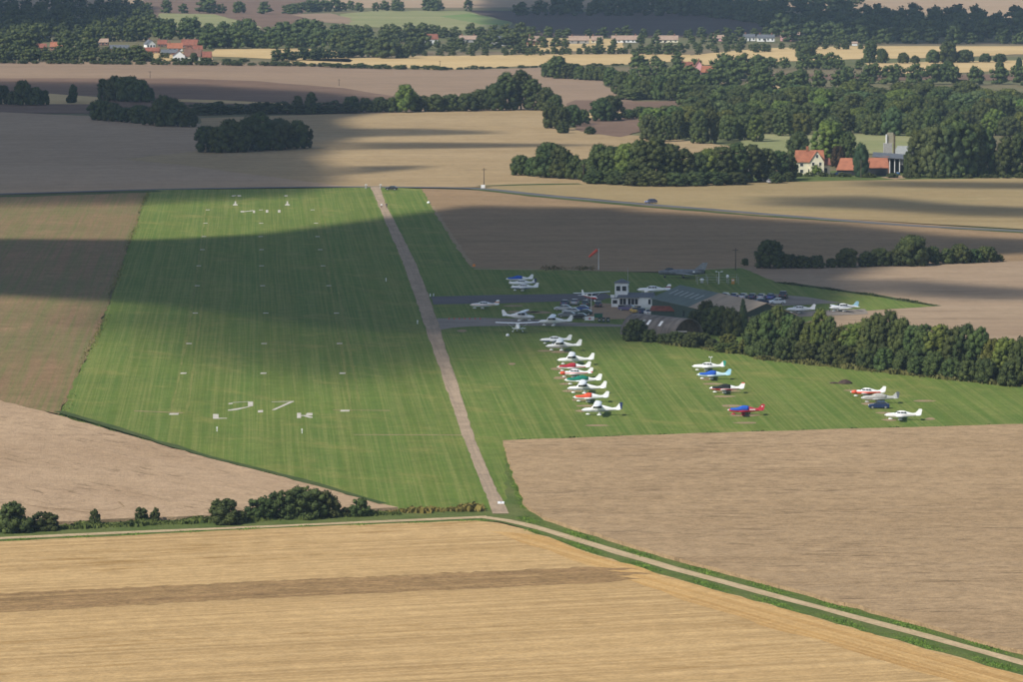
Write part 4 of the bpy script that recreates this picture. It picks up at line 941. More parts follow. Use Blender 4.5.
def window(parent, x, y, z, w, h, ax='y', s=-1):
    """a window set a few cm proud of the wall face at y (or x)"""
    f = MB(); p = MB()
    if ax == 'y':
        f.box(x-w/2-.08, x+w/2+.08, min(y, y+s*.05), max(y, y+s*.05), z-.08, z+h+.08); p.box(x-w/2, x+w/2, min(y+s*.03, y+s*.07), max(y+s*.03, y+s*.07), z, z+h)
    else:
        f.box(min(y, y+s*.05), max(y, y+s*.05), x-w/2-.08, x+w/2+.08, z-.08, z+h+.08); p.box(min(y+s*.03, y+s*.07), max(y+s*.03, y+s*.07), x-w/2, x+w/2, z, z+h)
    o = f.build('window', M['frame'], parent); p.build('pane', M['glass'], o); return o
# clubhouse with its control tower
ch = empty('clubhouse', at(632, 307.5), math.radians(-6)); tag(ch, 'white boarded airfield clubhouse with a small control tower', 'building')
MB().box(-3.4,2.0,0,7,0,2.55).build('wall', M['weatherboard'], ch)
MB().box(2.0,5.2,-1.6,6,0,2.75).build('wall', M['weatherboard'], ch)
MB().add([(-3.8,-.7,2.45),(2.0,-.7,2.45),(2.0,7.3,2.45),(-3.8,7.3,2.45),(-3.3,3.2,3.5),(2.0,3.2,3.5)], [(0,1,5,4),(3,4,5,2),(0,4,3),(1,2,5),(0,3,2,1)]).build('roof', M['slate'], ch)
MB().add([(1.85,-1.9,2.7),(5.4,-1.9,2.7),(5.4,6.3,2.7),(1.85,6.3,2.7),(1.85,2.2,3.6),(5.4,2.2,3.6)], [(0,1,5,4),(3,4,5,2),(0,4,3),(1,2,5),(0,3,2,1)]).build('roof', M['slate'], ch)
for x in (-2.7,-1.85,-.65,.2,1.1): window(ch, x, 0, .75, .72, 1.45)
window(ch, 4.5, -1.6, 1.0, .6, 1.2)
tw_ = MB().box(-4.4,-1.2,1.5,4.7,0,6.0).build('tower', M['weatherboard'], ch)
for x in (-3.55,-2.05):
    f = MB().box(x-.62,x+.62,1.42,1.5,3.9,5.3).build('window', M['frame'], tw_); MB().box(x-.5,x+.5,1.38,1.44,4.0,5.2).build('pane', M['glass'], tw_)
window(ch, 3.1, -1.2, 4.0, 1.6, 1.2, 'x', 1)
MB().add([(-4.75,1.15,5.95),(-.85,1.15,5.95),(-.85,5.05,5.95),(-4.75,5.05,5.95),(-2.8,3.1,6.95)], [(0,1,4),(1,2,4),(2,3,4),(3,0,4),(0,3,2,1)]).build('tower_roof', M['slate'], ch)
MB().tube((-1.4,4.4,6), (-1.4,4.4,9.6), .07, .05, 6).build('mast', M['grey_wall'], ch)
MB().box(-5.2,-3.4,.4,3.2,0,2.2).build('porch', M['weatherboard'], ch)
MB().box(-5.4,-3.3,.2,3.4,2.22,2.34).build('porch_roof', M['slate'], ch)
MB().box(-5.4,-4.45,.55,.62,2.34,3.1).build('parapet', M['weatherboard'], ch)
window(ch, -4.3, .4, .9, 1.1, .9)
MB().box(-3.3,-.9,-1.9,-1.7,0,.75).box(-.8,2.4,-2.3,-2.1,0,.6).build('planter', M['blackboard'], ch)
sg = empty('notice_board', at(654.5, 311), math.radians(-8)); tag(sg, 'white notice board at the corner of the green hangar', 'sign')
MB().box(-.4,.4,-.04,.04,1.1,3.0).build('board', M['frame'], sg)
for s in (-1,1): MB().box(s*.4-.05,s*.4+.05,-.05,.05,0,3.05).build('post', M['frame'], sg)
rb = empty('rusty_shed', at(669, 317.5), math.radians(-14)); tag(rb, 'low shed with a rusty red roof beside the green hangar', 'shed')
MB().box(-4.5,4.5,0,4,0,1.6).build('wall', M['green_wall'], rb)
MB().add([(-4.8,-.3,1.55),(4.8,-.3,1.55),(4.8,4.3,1.55),(-4.8,4.3,1.55),(-4.8,2,2.6),(4.8,2,2.6)], [(0,1,5,4),(3,4,5,2),(0,4,3),(1,2,5),(0,3,2,1)]).build('roof', plain('rusty_sheet', (.22,.06,.035), .8, vary=.3, nscale=1.2), rb)
# hangar: one long building, green sheeting then tan
E0, E1, E2 = at(736,316.3,3.6), at(687,306.3,3.6), at(652,298,3.6)
ax = (E2 - E0).normalized(); Ltot = (E2 - E0).length; L1 = (E1 - E0).dot(ax)
pr_ = Vector((-ax.y, ax.x, 0)); pr_ = pr_ if pr_.x > 0 else -pr_
HW, HR = 7.6, 6.6
hg = empty('hangar', Vector((E0.x, E0.y, 0))); tag(hg, 'long aircraft hangar with green and tan roof halves', 'hangar')
def hp(a, b, z): q = ax * a + pr_ * b; return (q.x, q.y, z)
MB().add([hp(0,0,0),hp(Ltot,0,0),hp(Ltot,2*HW,0),hp(0,2*HW,0),hp(0,0,3.55),hp(Ltot,0,3.55),hp(Ltot,2*HW,3.55),hp(0,2*HW,3.55),hp(0,HW,HR-.06),hp(Ltot,HW,HR-.06)],
         [(0,1,5,4),(2,3,7,6),(3,0,4,8,7),(1,2,6,9,5)]).build('wall', M['green_wall'], hg)
for nm, a0, a1, mt in (('roof', -.6, L1, M['tan_sheet']), ('roof', L1 + .02, Ltot + .5, M['green_sheet'])):
    n_ = max(1, int((a1 - a0) / 3.2)); ro = None
    for j in range(n_):                                     # each bay of roof sheeting is a piece of its own
        b0, b1 = a0 + (a1 - a0) * j / n_, a0 + (a1 - a0) * (j + 1) / n_ - .05
        o = MB().add([hp(b0,-.35,3.48),hp(b1,-.35,3.48),hp(b1,HW,HR),hp(b0,HW,HR),hp(b0,2*HW+.35,3.48),hp(b1,2*HW+.35,3.48),
                      hp(b0,-.35,3.36),hp(b1,-.35,3.36),hp(b1,HW,HR-.12),hp(b0,HW,HR-.12),hp(b0,2*HW+.35,3.36),hp(b1,2*HW+.35,3.36)],
                     [(0,1,2,3),(3,2,5,4),(7,6,9,8),(8,9,10,11),(0,6,7,1),(4,5,11,10),(0,3,9,6),(3,4,10,9),(1,7,8,2),(2,8,11,5)]).build('roof_panel', mt, hg)
for j in range(6):
    a = L1 + 4 + j * (Ltot - L1 - 8) / 5
    def rp_(a_, t): return hp(a_, -.35 + t * (HW + .35), 3.5 + t * (HR - 3.48) + .05)
    MB().add([rp_(a-.5,.42),rp_(a+.5,.42),rp_(a+.5,.72),rp_(a-.5,.72)], [(0,1,2,3)]).build('skylight', M['skylight'], hg)
MB().add([hp(-.08,1.2,0),hp(-.08,6.0,0),hp(-.08,6.0,3.4),hp(-.08,1.2,3.4)], [(0,1,2,3)]).build('door', M['tan_sheet'], hg)
for a in (Ltot*.35, Ltot*.6): MB().add([hp(a,-.05,.8),hp(a+1.2,-.05,.8),hp(a+1.2,-.05,2.2),hp(a,-.05,2.2)], [(0,1,2,3)]).build('window', M['glass'], hg)
# curved blister hut
c0, c1 = at(689, 339), at(635, 333)
bx = (c1 - c0).normalized(); Lb = (c1 - c0).length; bp = Vector((-bx.y, bx.x, 0)); bp = bp if bp.x > 0 else -bp
bh = empty('blister_hut', c0); tag(bh, 'grey half-round blister hut with an open arched end', 'hut')
def arc(a, R, H, t): q = bx * a + bp * (R * math.cos(t)); return (q.x, q.y, H * math.sin(t))
NB = 8
for k in range(NB):
    a0, a1 = Lb * k / NB, Lb * (k + 1) / NB - .06
    r = [[arc(a, 4.6 + dr, 4.7 + dr, math.pi * i / 18) for i in range(19)] for a, dr in ((a0, 0), (a1, 0), (a1, -.1), (a0, -.1))]
    m = MB(); m.v = [p for q in r for p in q]
    for q in range(4):
        for i in range(18):
            m.f.append((q*19+i, ((q+1)%4)*19+i, ((q+1)%4)*19+i+1, q*19+i+1))
    m.build('roof_panel', M['curved_sheet'], bh, True)
m = MB(); m.v = [arc(Lb - .3, 4.5, 4.6, math.pi * i / 18) for i in range(19)]; m.f = [tuple(range(19))]; m.build('end_wall', M['curved_sheet'], bh)
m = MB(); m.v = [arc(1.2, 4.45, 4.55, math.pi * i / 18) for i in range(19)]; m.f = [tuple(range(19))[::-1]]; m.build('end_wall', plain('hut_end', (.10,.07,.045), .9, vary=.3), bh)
for k, a in enumerate((.30, .52, .62)):
    t0 = math.pi * .80 if bp.x > 0 else .2
    v = [arc(Lb*a + d, 4.66, 4.76, math.pi * t) for d, t in ((0,.70),(.9,.70),(.9,.80),(0,.80))]
    MB().add(v, [(0,1,2,3)]).build('skylight', M['frame'] if k < 2 else M['skylight'], bh)
MB().box(-1.6,1.6,-.5,.3,2.0,2.15).build('awning', M['grey_wall'], bh).location = Vector((-2.2,-3.6,0))

# ------------------------------------------------------------------ airfield furniture
def post_thing(name, px, py, h, r, mat, label, cat, group=None):
    e = empty(name, at(px, py)); tag(e, label, cat, group)
    MB().tube((0,0,0),(0,0,h), r, r*.7, 8).build('post', mat, e); return e
ws = post_thing('windsock', 598.6, 270, 5.9, .09, M['frame'], 'orange windsock hanging from a white pole at the field edge', 'windsock')
wr = []
for j, (t, r) in enumerate(((0,.42),(.35,.38),(.7,.33),(1,.26))):
    c = Vector((-.35 - 2.3*t, 0, 5.55 - 2.0*t)); d = Vector((-.75,0,-.66)); u = Vector((0,1,0)); w2 = d.cross(u)
    wr.append([tuple(c + (u*math.cos(k*math.pi/5) + w2*math.sin(k*math.pi/5))*r) for k in range(10)])
MB().loft(wr, False).build('sock', plain('windsock_orange', (.68,.09,.05), .7, vary=.1), ws, True)
MB().tube((0,0,5.7),(-.5,0,5.55),.04,.04,6).build('bracket', M['steel'], ws)
lp = post_thing('lamp_post', 591.3, 311.5, 3.6, .08, M['frame'], 'white lamp post standing in the car park', 'lamp post'); MB().box(-.45,.45,-.12,.12,3.55,3.72).build('lamp_head', M['frame'], lp)
lp = post_thing('lamp_post', 710.6, 366.5, 2.1, .07, M['frame'], 'short white T shaped lamp post behind the green ruddered aeroplane', 'lamp post'); MB().box(-.4,-.12,-.1,.1,2.0,2.2).box(.12,.4,-.1,.1,2.0,2.2).build('lamp_head', M['frame'], lp); MB().box(-.4,.4,-.04,.04,1.9,2.0).build('crossbar', M['frame'], lp)
bn = empty('banner', at(589.5, 321.3), math.radians(-4)); tag(bn, 'white banner with a red cross patch at the front of the car park', 'banner')
MB().box(-1.15,1.15,-.03,.03,.2,1.15).build('panel', M['frame'], bn); MB().box(-.25,.35,-.05,-.035,.55,.8).box(-.02,.12,-.055,-.036,.35,1.0).build('emblem', plain('banner_red', (.5,.08,.07), .7), bn)
for s in (-1,1): MB().box(s*1.15-.04,s*1.15+.04,-.05,.05,0,1.2).build('post', M['steel'], bn)
for i, (x, w) in enumerate(((599.5,.55),(603.5,.5),(608,.55))):
    e = empty('wheelie_bin', at(x, 322.4), .1*i); tag(e, f'dark wheeled bin beside the white banner, {nth(i)} towards the clubhouse', 'bin', 'bins beside the car park')
    MB().box(-w*.7,w*.7,-.4,.4,.1,1.05).build('body', M['green_wall'], e); MB().box(-w*.75,w*.75,-.45,.45,1.05,1.15).build('lid', M['blackboard'], e); MB().box(-.25,.2,-.43,-.405,.45,.8).build('sticker', M['grey_wall'], e)
gb = empty('container', at(598.5, 318), -.05); tag(gb, 'green metal skip behind the wheeled bins', 'container')
MB().box(-1,1,-.7,.7,.1,1.05).build('body', plain('skip_green', (.02,.12,.06), .6), gb); MB().box(-1.05,1.05,-.75,.75,1.05,1.13).build('rim', M['green_wall'], gb)
for i, (x, y) in enumerate(((430.3,296.5),(433.6,296.3))):
    e = post_thing('marker_post', x, y, .75, .14, M['frame'], f'short white post at the asphalt taxiway mouth, {["nearer the track","nearer the grass"][i]}', 'post', 'posts at the taxiway mouth')
for i in range(7):
    e = empty('traffic_cone', at(449 + i*5.2, 319.4)); tag(e, f'small red cone along the pale taxiway edge, {nth(i)} from the concrete track', 'cone', 'red cones along the pale taxiway')
    MB().box(-.2,.2,-.2,.2,0,.05).build('base', M['rubber'], e); MB().tube((0,0,.05),(0,0,.5),.15,.03,8).build('cone', plain('cone_red', (.5,.06,.03), .6), e)
e = empty('marker_dome', at(507.6,336.3)); tag(e, 'white dome marker on the grass before the pale taxiway', 'marker'); MB().ball((0,0,.25),(.4,.4,.4),12,8).build('dome', M['white'], e, True); MB().box(-.45,.45,-.45,.45,0,.1).build('base', M['grey_wall'], e)
e = empty('marker_dome', at(474,266.6)); tag(e, 'orange marker at the corner of the back field', 'marker'); MB().loft([[(x,-.3,0.05),(x,.3,0.05),(x*.6,.0,.7)] for x in (-.45,.45)]).build('dome', plain('marker_orange', (.6,.2,.03), .6), e)
e = empty('marker_dome', at(428.5,203.5)); tag(e, 'white marker on the field edge beyond the far shadow line', 'marker'); MB().ball((0,0,.3),(.5,.5,.45),10,6).build('dome', M['white'], e, True)
for i, (x, y) in enumerate(((366,188.6),(380.5,188.6))):
    e = post_thing('gate_post', x, y, 1.3, .28, M['grey_wall'], f'pale gate post where the track meets the road, {["on the runway side","on the far grass side"][i]}', 'post', 'gate posts at the road'); MB().box(-.4,.4,-.4,.4,1.25,1.45).build('cap', M['frame'], e)
for i, (x, y) in enumerate(((217,431.5),(302,433.5),(386,281.5),(417.5,324))):
    e = post_thing('marker_post', x, y, .8, .08, M['frame'], ['thin white stake on the turf below the letter L','thin white stake on the turf below the letter R','thin pale stake in the shaded turf by the concrete track','thin white stake where the runway meets the concrete track'][i], 'post')
    MB().box(-.12,.12,-.02,.02,.55,.9).build('plate', M['frame'], e)
e = empty('sign_board', at(501, 503.5)); tag(e, 'white warning board lying at the near end of the concrete track', 'sign')
MB().box(-.55,.55,-1.1,1.1,.08,.2).build('board', M['white'], e); MB().box(-.06,.06,-.6,.5,.2,.215).build('lettering', M['rubber'], e); MB().box(-.4,.4,-.7,.7,.072,.08).build('base', M['grey_wall'], e)
# earth heap
rs = np.random.RandomState(5)
e = empty('earth_heap', at(845,383.6)); tag(e, 'dark brown heap of earth on the grass before the tall hedge', 'earth heap')
hm = MB()
for k in range(6):
    t = k / 5; hm_r = [(math.cos(a*math.pi/9)*(1.5*(1-t)+.12)*(1+.2*rs.rand()) , math.sin(a*math.pi/9)*(1.2*(1-t)+.1)*(1+.2*rs.rand()), .9*math.sin(t*1.5)) for a in range(18)]
    if k == 0: rings_ = []
    rings_.append(hm_r)
hm.loft(rings_); hm.build('mound', plain('earth', (.07,.045,.035), .95, vary=.3, nscale=2), e, True)
MB().ball((-2.3,0,.12),(1.0,.6,.22),10,6).build('spill', plain('earth_pale', (.10,.065,.05), .95, vary=.3, nscale=2), e, True)
# fuel compound
fc = empty('compound_fence', at(718,284.5)); tag(fc, 'wire fence of posts around the fuel compound', 'fence')
for x in (-5.4,-2.7,0,2.7,5.4,): 
    for y in (0, 9): MB().tube((x,y,0),(x,y,2.0),.06,.06,6).build('post', M['grey_wall'], fc)
for z in (.6,1.2,1.9):
    for y in (0, 9): MB().tube((-5.4,y,z),(5.4,y,z),.018,.018,4).build('wire', M['steel'], fc)
lp = post_thing('lamp_post', 719,284, 3.3, .1, M['frame'], 'white double headed lamp post over the fuel compound', 'lamp post')
for s in (-1,1): MB().box(s*.7-.3,s*.7+.3,-.12,.12,3.2,3.38).build('lamp_head', M['frame'], lp)
MB().box(-.7,.7,-.03,.03,3.15,3.2).build('crossbar', M['frame'], lp)
e = empty('fuel_pump', at(733,284)); tag(e, 'orange fuel pump inside the wire compound', 'fuel pump'); MB().box(-.4,.4,-.3,.3,0,1.4).build('body', plain('pump_orange', (.55,.25,.04), .5), e); MB().box(-.28,.28,-.33,-.305,.85,1.2).build('dial', M['frame'], e)
e = empty('fuel_tank', at(727.5,283)); tag(e, 'small white tank standing on legs in the fuel compound', 'tank'); MB().ball((0,0,1.75),(.4,.4,.45),10,6).build('tank', M['white'], e, True)
for s in (-1,1): MB().box(s*.25-.04,s*.25+.04,-.04,.04,0,1.5).build('leg', M['steel'], e)
e = empty('fuel_tank', at(702,283)); tag(e, 'low white tank at the jet end of the fuel compound', 'tank'); MB().ball((0,0,.9),(.6,.45,.35),10,6).build('tank', M['white'], e, True); MB().box(-.4,.4,-.2,.2,0,.6).build('cradle', M['steel'], e)

# telegraph poles
def pole(px, py, hpx, label):
    s = scale_at(py); h = hpx / s
    e = empty('telegraph_pole', at(px, py)); tag(e, label, 'pole', 'telegraph poles')
    MB().tube((0,0,0),(0,0,h),.16,.11,8).build('post', M['bark'], e); MB().box(-.8,.8,-.06,.06,h-.6,h-.45).build('crossarm', M['bark'], e)
pole(484,187,19,'telegraph pole beside the road bend with a white box at its foot'); MB().box(-.7,.7,-.4,.4,0,1.1).build('roadside_box', M['frame']).location = at(483, 188); tag(col.objects[-1], 'small white box at the foot of the telegraph pole', 'box')
pole(583.5,182,18,'telegraph pole against the long wood'); pole(735.5,270,22,'telegraph pole at the back field edge near the fuel compound')
pole(440,67,6.5,'telegraph pole in the long golden strip'); pole(341,66,6,'telegraph pole at the start of the long golden strip'); pole(150,78,7,'telegraph pole in the brown field below the village'); pole(771,51,9,'telegraph pole before the row of white houses'); pole(1002,80,9,'telegraph pole beside the pale poplar'); pole(339,86,7,'telegraph pole on the edge of the ploughed field'); pole(861,178,18,'telegraph pole before the columnar cypress'); pole(521,42,8,'telegraph pole beside the white farmhouse of the tree belt')

# ------------------------------------------------------------------ houses
NH = [0]
def house(px, py, wpx, wallpx, roofpx, label, roof='red_roof', wall='whitewash', depth=7.0, rot=0.0, gable=False, chim=1, nwin=3, name='house', cat='house', storeys=1, hip=0.0, group='village houses'):
    s = scale_at(py); w, hw, hr = wpx / s, wallpx / s, roofpx / s
    e = empty(name, at(px, py), math.radians(rot)); tag(e, label, cat, group)
    a = w / 2; d = depth
    MB().box(-a, a, 0, d, 0, hw).build('wall', M[wall], e)
    if gable:
        ro = MB().add([(-a-.3,-.3,hw-.1),(-a-.3,d+.3,hw-.1),(0,d+.3,hw+hr),(0,-.3,hw+hr),(a+.3,-.3,hw-.1),(a+.3,d+.3,hw-.1),(-a-.3,-.3,hw-.3),(-a-.3,d+.3,hw-.3),(0,d+.3,hw+hr-.2),(0,-.3,hw+hr-.2),(a+.3,-.3,hw-.3),(a+.3,d+.3,hw-.3)],
             [(0,3,2,1),(3,4,5,2),(6,7,8,9),(9,8,11,10),(0,6,9,3),(3,9,10,4),(1,2,8,7),(2,5,11,8),(0,1,7,6),(4,10,11,5)]).build('roof', M[roof], e)
        MB().add([(-a,0,hw),(a,0,hw),(0,0,hw+hr-.25),(-a,.2,hw),(a,.2,hw),(0,.2,hw+hr-.25)], [(0,1,2),(3,5,4),(0,3,4,1),(1,4,5,2),(2,5,3,0)]).build('gable', M[wall], e)
    else:
        hx = a * hip
        ro = MB().add([(-a-.3,-.35,hw-.12),(a+.3,-.35,hw-.12),(a+.3,d+.35,hw-.12),(-a-.3,d+.35,hw-.12),(-a-.3+hx,d/2,hw+hr),(a+.3-hx,d/2,hw+hr),(-a-.3,-.35,hw-.3),(a+.3,-.35,hw-.3),(a+.3,d+.35,hw-.3),(-a-.3,d+.35,hw-.3)],
             [(0,1,5,4),(2,3,4,5),(3,0,4),(1,2,5),(0,6,7,1),(1,7,8,2),(2,8,9,3),(3,9,6,0),(6,9,8,7)]).build('roof', M[roof], e)
    for k in range(chim):
        x = (-.7 if k == 0 else .7) * a * (0 if gable else 1)
        MB().box(x-.4, x+.4, d/2-.35, d/2+.35, hw+hr*.5, hw+hr+1.1).build('chimney', M['brick'], ro)
    if nwin:
        for st in range(storeys):
            zb = hw * (st + .3) / storeys; wh = min(1.2, hw / storeys * .45)
            for i in range(nwin):
                x = -a + w * (i + .5) / nwin
                window(e, x, 0, zb, min(1.1, w / nwin * .5), wh)
        MB().box(-.1 - a*.15, .9 - a*.15, -.06, 0, 0, min(2.0, hw*.7)).build('door', M['blackboard'], e)
    return e
# village on the far side
house(179,61,12,5.5,5,'white gabled house standing at the front of the village','brown_roof','whitewash',6,5,True,1,2)
house(192,60.8,17,4.5,7,'brown roofed house joined beside the white gabled house','brown_roof','cream',7,-3,False,2,3)
house(205.5,60,11,3,5.5,'red roofed barn beside the brown roofed house','red_roof','brick',7,0,False,0,0,'barn','barn')
house(175,51,15,3,5,'orange roofed house in the village behind the white house','orange_roof','whitewash',7,4)
house(189,48,16,3,5.5,'tall red roofed house highest in the village','red_roof','brick',7,-6,False,2)
house(189,52.5,9,2.5,4.5,'small red gabled house in the village centre','red_roof','brick',6,0,True)
house(198,52,9,2.5,4,'small red roofed house beside the gabled one in the village','red_roof','brick',6,8)
house(151,48,9,4,4.5,'white walled house with dark roof at the village wood edge','slate','whitewash',7,20,True)
house(162,46.5,9,2.5,4,'red roofed cottage behind the dark roofed house','red_roof','brick',6,0)
house(147,53,24,2.2,3.4,'long low red roofed farm range in the village','red_roof','brick',6,-2,False,0,4,'barn','barn')
house(170,54.5,18,2,3,'long dark roofed shed in the village','slate','brick',6,-2,False,0,3,'barn','barn')
house(119,50,19,2,3,'long grey roofed shed among the village trees','slate','brick',8,2,False,0,0,'barn','barn')
house(40,50.5,12,3,4,'red roofed cottage among the trees nearest the frame edge','red_roof','brick',6,3)
house(56,50,12,3.5,4.5,'orange roofed cottage among the trees by the frame edge','orange_roof','brick',6,-6)
house(103,45,10,3,3.5,'pale roofed cottage deep in the village trees','tan_roof','brick',6,0)
house(229,46,9,2.5,3.5,'lone pink roofed house in the tree belt past the village','red_roof','brick',6,0)
house(431,44,14,5,5,'red roofed white house in the tree belt beyond the golden strip','red_roof','whitewash',8,8)
house(468,42.5,17,3.5,3.5,'grey roofed long house in the tree belt','tan_roof','grey_wall',8,0,False,2)
house(500,45.5,20,5.5,3.8,'large white house with grey roof and two chimneys','slate','whitewash',8,-3,False,2,4,storeys=2)
house(536,44.5,12,4,4.5,'red brick house at the end of the dark ploughed field','tan_roof','brick',8,25)
house(347,45,8,4,4,'grey walled house at the end of the village tree belt','tan_roof','grey_wall',8,0)
house(579,43.5,20,3.5,4,'first tan roofed house of the long row','tan_roof','grey_wall',8,0,False,2)
house(597,43,11,3,4,'second tan roofed house of the long row','tan_roof','cream',8,0)
house(626,42.5,28,3,4,'long tan roofed terrace in the middle of the row','tan_roof','whitewash',8,2,False,2,6)
house(666,42.5,24,3,4,'tan roofed terrace with a bright cream end','tan_roof','cream',8,-2,False,2,5)
house(718,41,12,3,3,'brown house between the terrace and the white houses','tan_roof','pink',8,0)
house(750,41,11,4,3,'white house before the dark woodland','slate','whitewash',8,5)
house(766,41.5,17,4,3,'long white house beside the pink house','slate','whitewash',8,0,False,2,4)
house(790,41,19,4.5,4.5,'pink house with tan roof before the dark woodland','tan_roof','pink',9,-5,False,2,4,storeys=2)
house(678,11,14,4.5,4.5,'white house alone on the skyline','slate','whitewash',9,12,True,1,2)
house(855,45.5,5,2.5,1.5,'tiny pale shed by the golden strip','tan_roof','whitewash',5,0,False,0,0,'shed','shed')
house(688,74,12,6,6,'red roofed house with white front in the wood','red_roof','whitewash',8,10,False,1,2)
house(699,74.5,9,7,7,'pink gabled house in the wood beside the red roof','red_roof','pink',8,0,True,1,2)
house(709,76,12,4,6,'orange roofed barn in the wood','orange_roof','blackboard',8,6,False,0,0,'barn','barn')
house(749,69.5,8,2,4,'small red roof showing among the wood trees','red_roof','brick',6,10,False,0,0)
# farm
fh = house(810.5,174.5,27,13,11,'cream farmhouse with orange tiled roof and a front gable','orange_roof','cream',6.5,4,False,0,3,'farmhouse','house',2,group=None)
s_ = scale_at(174.5)
g2 = MB().box(-2.6+2.2,2.6+2.2,-1.2,-.02,0,4.7).add([(-2.6+2.2,-1.2,4.7),(2.6+2.2,-1.2,4.7),(2.2,-1.2,8.6),(-2.6+2.2,-.9,4.7),(2.6+2.2,-.9,4.7),(2.2,-.9,8.6)], [(0,1,2),(3,5,4),(0,3,4,1),(1,4,5,2),(2,5,3,0)]).build('front_gable', M['cream'], fh)
MB().add([(-.75,-1.5,4.5),(-.75,3.2,4.5),(2.2,3.2,8.85),(2.2,-1.5,8.85),(5.15,-1.5,4.5),(5.15,3.2,4.5),(-.75,-1.5,4.3),(2.2,-1.5,8.65),(5.15,-1.5,4.3)], [(0,3,2,1),(3,4,5,2),(0,6,7,3),(3,7,8,4)]).build('gable_roof', M['orange_roof'], fh)
for x, z in ((.8,1.0),(3.4,1.0),(.8,3.4),(3.4,3.4),(2.2,6.2)): window(fh, x, -1.2, z, .8, 1.1)
MB().box(-1.2,-.4,2.8,3.5,7.5,10.2).build('chimney', M['orange_roof'], fh)
house(825.5,174.3,9,10,6,'lower red roofed wing at the end of the cream farmhouse','red_roof','cream',6,4,False,0,1,'farmhouse_wing','house',group=None)
house(846.5,175.5,19,6,11,'low hipped barn with orange roof behind the cypress','orange_roof','blackboard',9,-8,False,0,0,'barn','barn',hip=.35,group='farm buildings')
house(877.5,175.8,21,8.5,9,'black boarded barn with orange roof beyond the cypress','orange_roof','blackboard',9,-3,False,0,0,'barn','barn',hip=.1,group='farm buildings')
fs = empty('farm_shed', at(893,173.5), math.radians(-6)); tag(fs, 'open fronted farm shed with dark overhanging roof and brick end', 'shed', 'farm buildings')
MB().box(-6.5,-1.5,0,9,0,6.3).build('wall', M['brick'], fs); MB().box(-1.5,6,6,6.3,0,5.6).build('wall', M['blackboard'], fs); MB().box(2.2,6.2,.2,.5,3.2,5.2).build('wall', M['grey_wall'], fs)
MB().add([(-7.6,-1.2,6.4),(6.6,-1.2,5.4),(6.6,9.6,6.4),(-7.6,9.6,7.4),(-7.6,-1.2,6.1),(6.6,-1.2,5.1),(6.6,9.6,6.1),(-7.6,9.6,7.1)], [(0,1,2,3),(4,7,6,5),(0,4,5,1),(1,5,6,2),(2,6,7,3),(3,7,4,0)]).build('roof', M['slate'], fs)
for x in (-1.2,.6,2.4,4.3,6.2): MB().box(x-.15,x+.15,-.4,-.1,0,5.3).build('post', M['frame'], fs)
e = empty('feed_barrel', at(898,175)); tag(e, 'blue barrel in front of the open farm shed', 'barrel'); MB().tube((0,0,0),(0,0,1.1),.75,.75,14).build('drum', plain('barrel_blue', (.05,.16,.4), .5), e); MB().tube((0,0,1.1),(0,0,1.16),.78,.78,14).build('lid', M['grey_wall'], e)
st_ = empty('grain_silo', at(889,168)); tag(st_, 'grey block grain tower with pipes behind the farm shed', 'silo')
MB().box(-2.0,1.2,0,3,0,9.3).build('tower', M['grey_wall'], st_); MB().box(-.6,1.6,.6,2.6,9.3,13.2).build('elevator_head', plain('silo_tan', (.30,.27,.19), .8), st_); MB().tube((2.0,.5,0),(2.0,.5,12.6),.35,.35,10).build('pipe', plain('pipe_rust', (.10,.075,.045), .8), st_); MB().tube((-1.0,.3,9.3),(-1.0,.3,12.6),.28,.28,10).build('pipe', M['frame'], st_)
wb = empty('white_barn', at(904,165), math.radians(-10)); tag(wb, 'white roofed barn half hidden behind the farm shed', 'barn', 'farm buildings')
MB().box(-4.2,4.2,0,12,0,4).build('wall', M['grey_wall'], wb); MB().add([(-4.5,-.3,4),(4.5,-.3,4),(4.5,12.3,4),(-4.5,12.3,4),(-3,6,7),(3,6,7)], [(0,1,5,4),(2,3,4,5),(3,0,4),(1,2,5),(0,3,2,1)]).build('roof', M['skylight'], wb)
house(996,168,13,9,6,'white shed with orange roof showing between the farm trees','orange_roof','whitewash',8,-4,False,0,0,'shed','shed',group='farm buildings')
house(757,172,16,12,5,'grey roofed house hidden in the long wood','slate','grey_wall',7,0,False,1,2,group=None)
sheet('farm_yard', [(880,177.5),(905,175),(912,177.5),(895,179.5)], M['gravel'], .03, .2, 3)

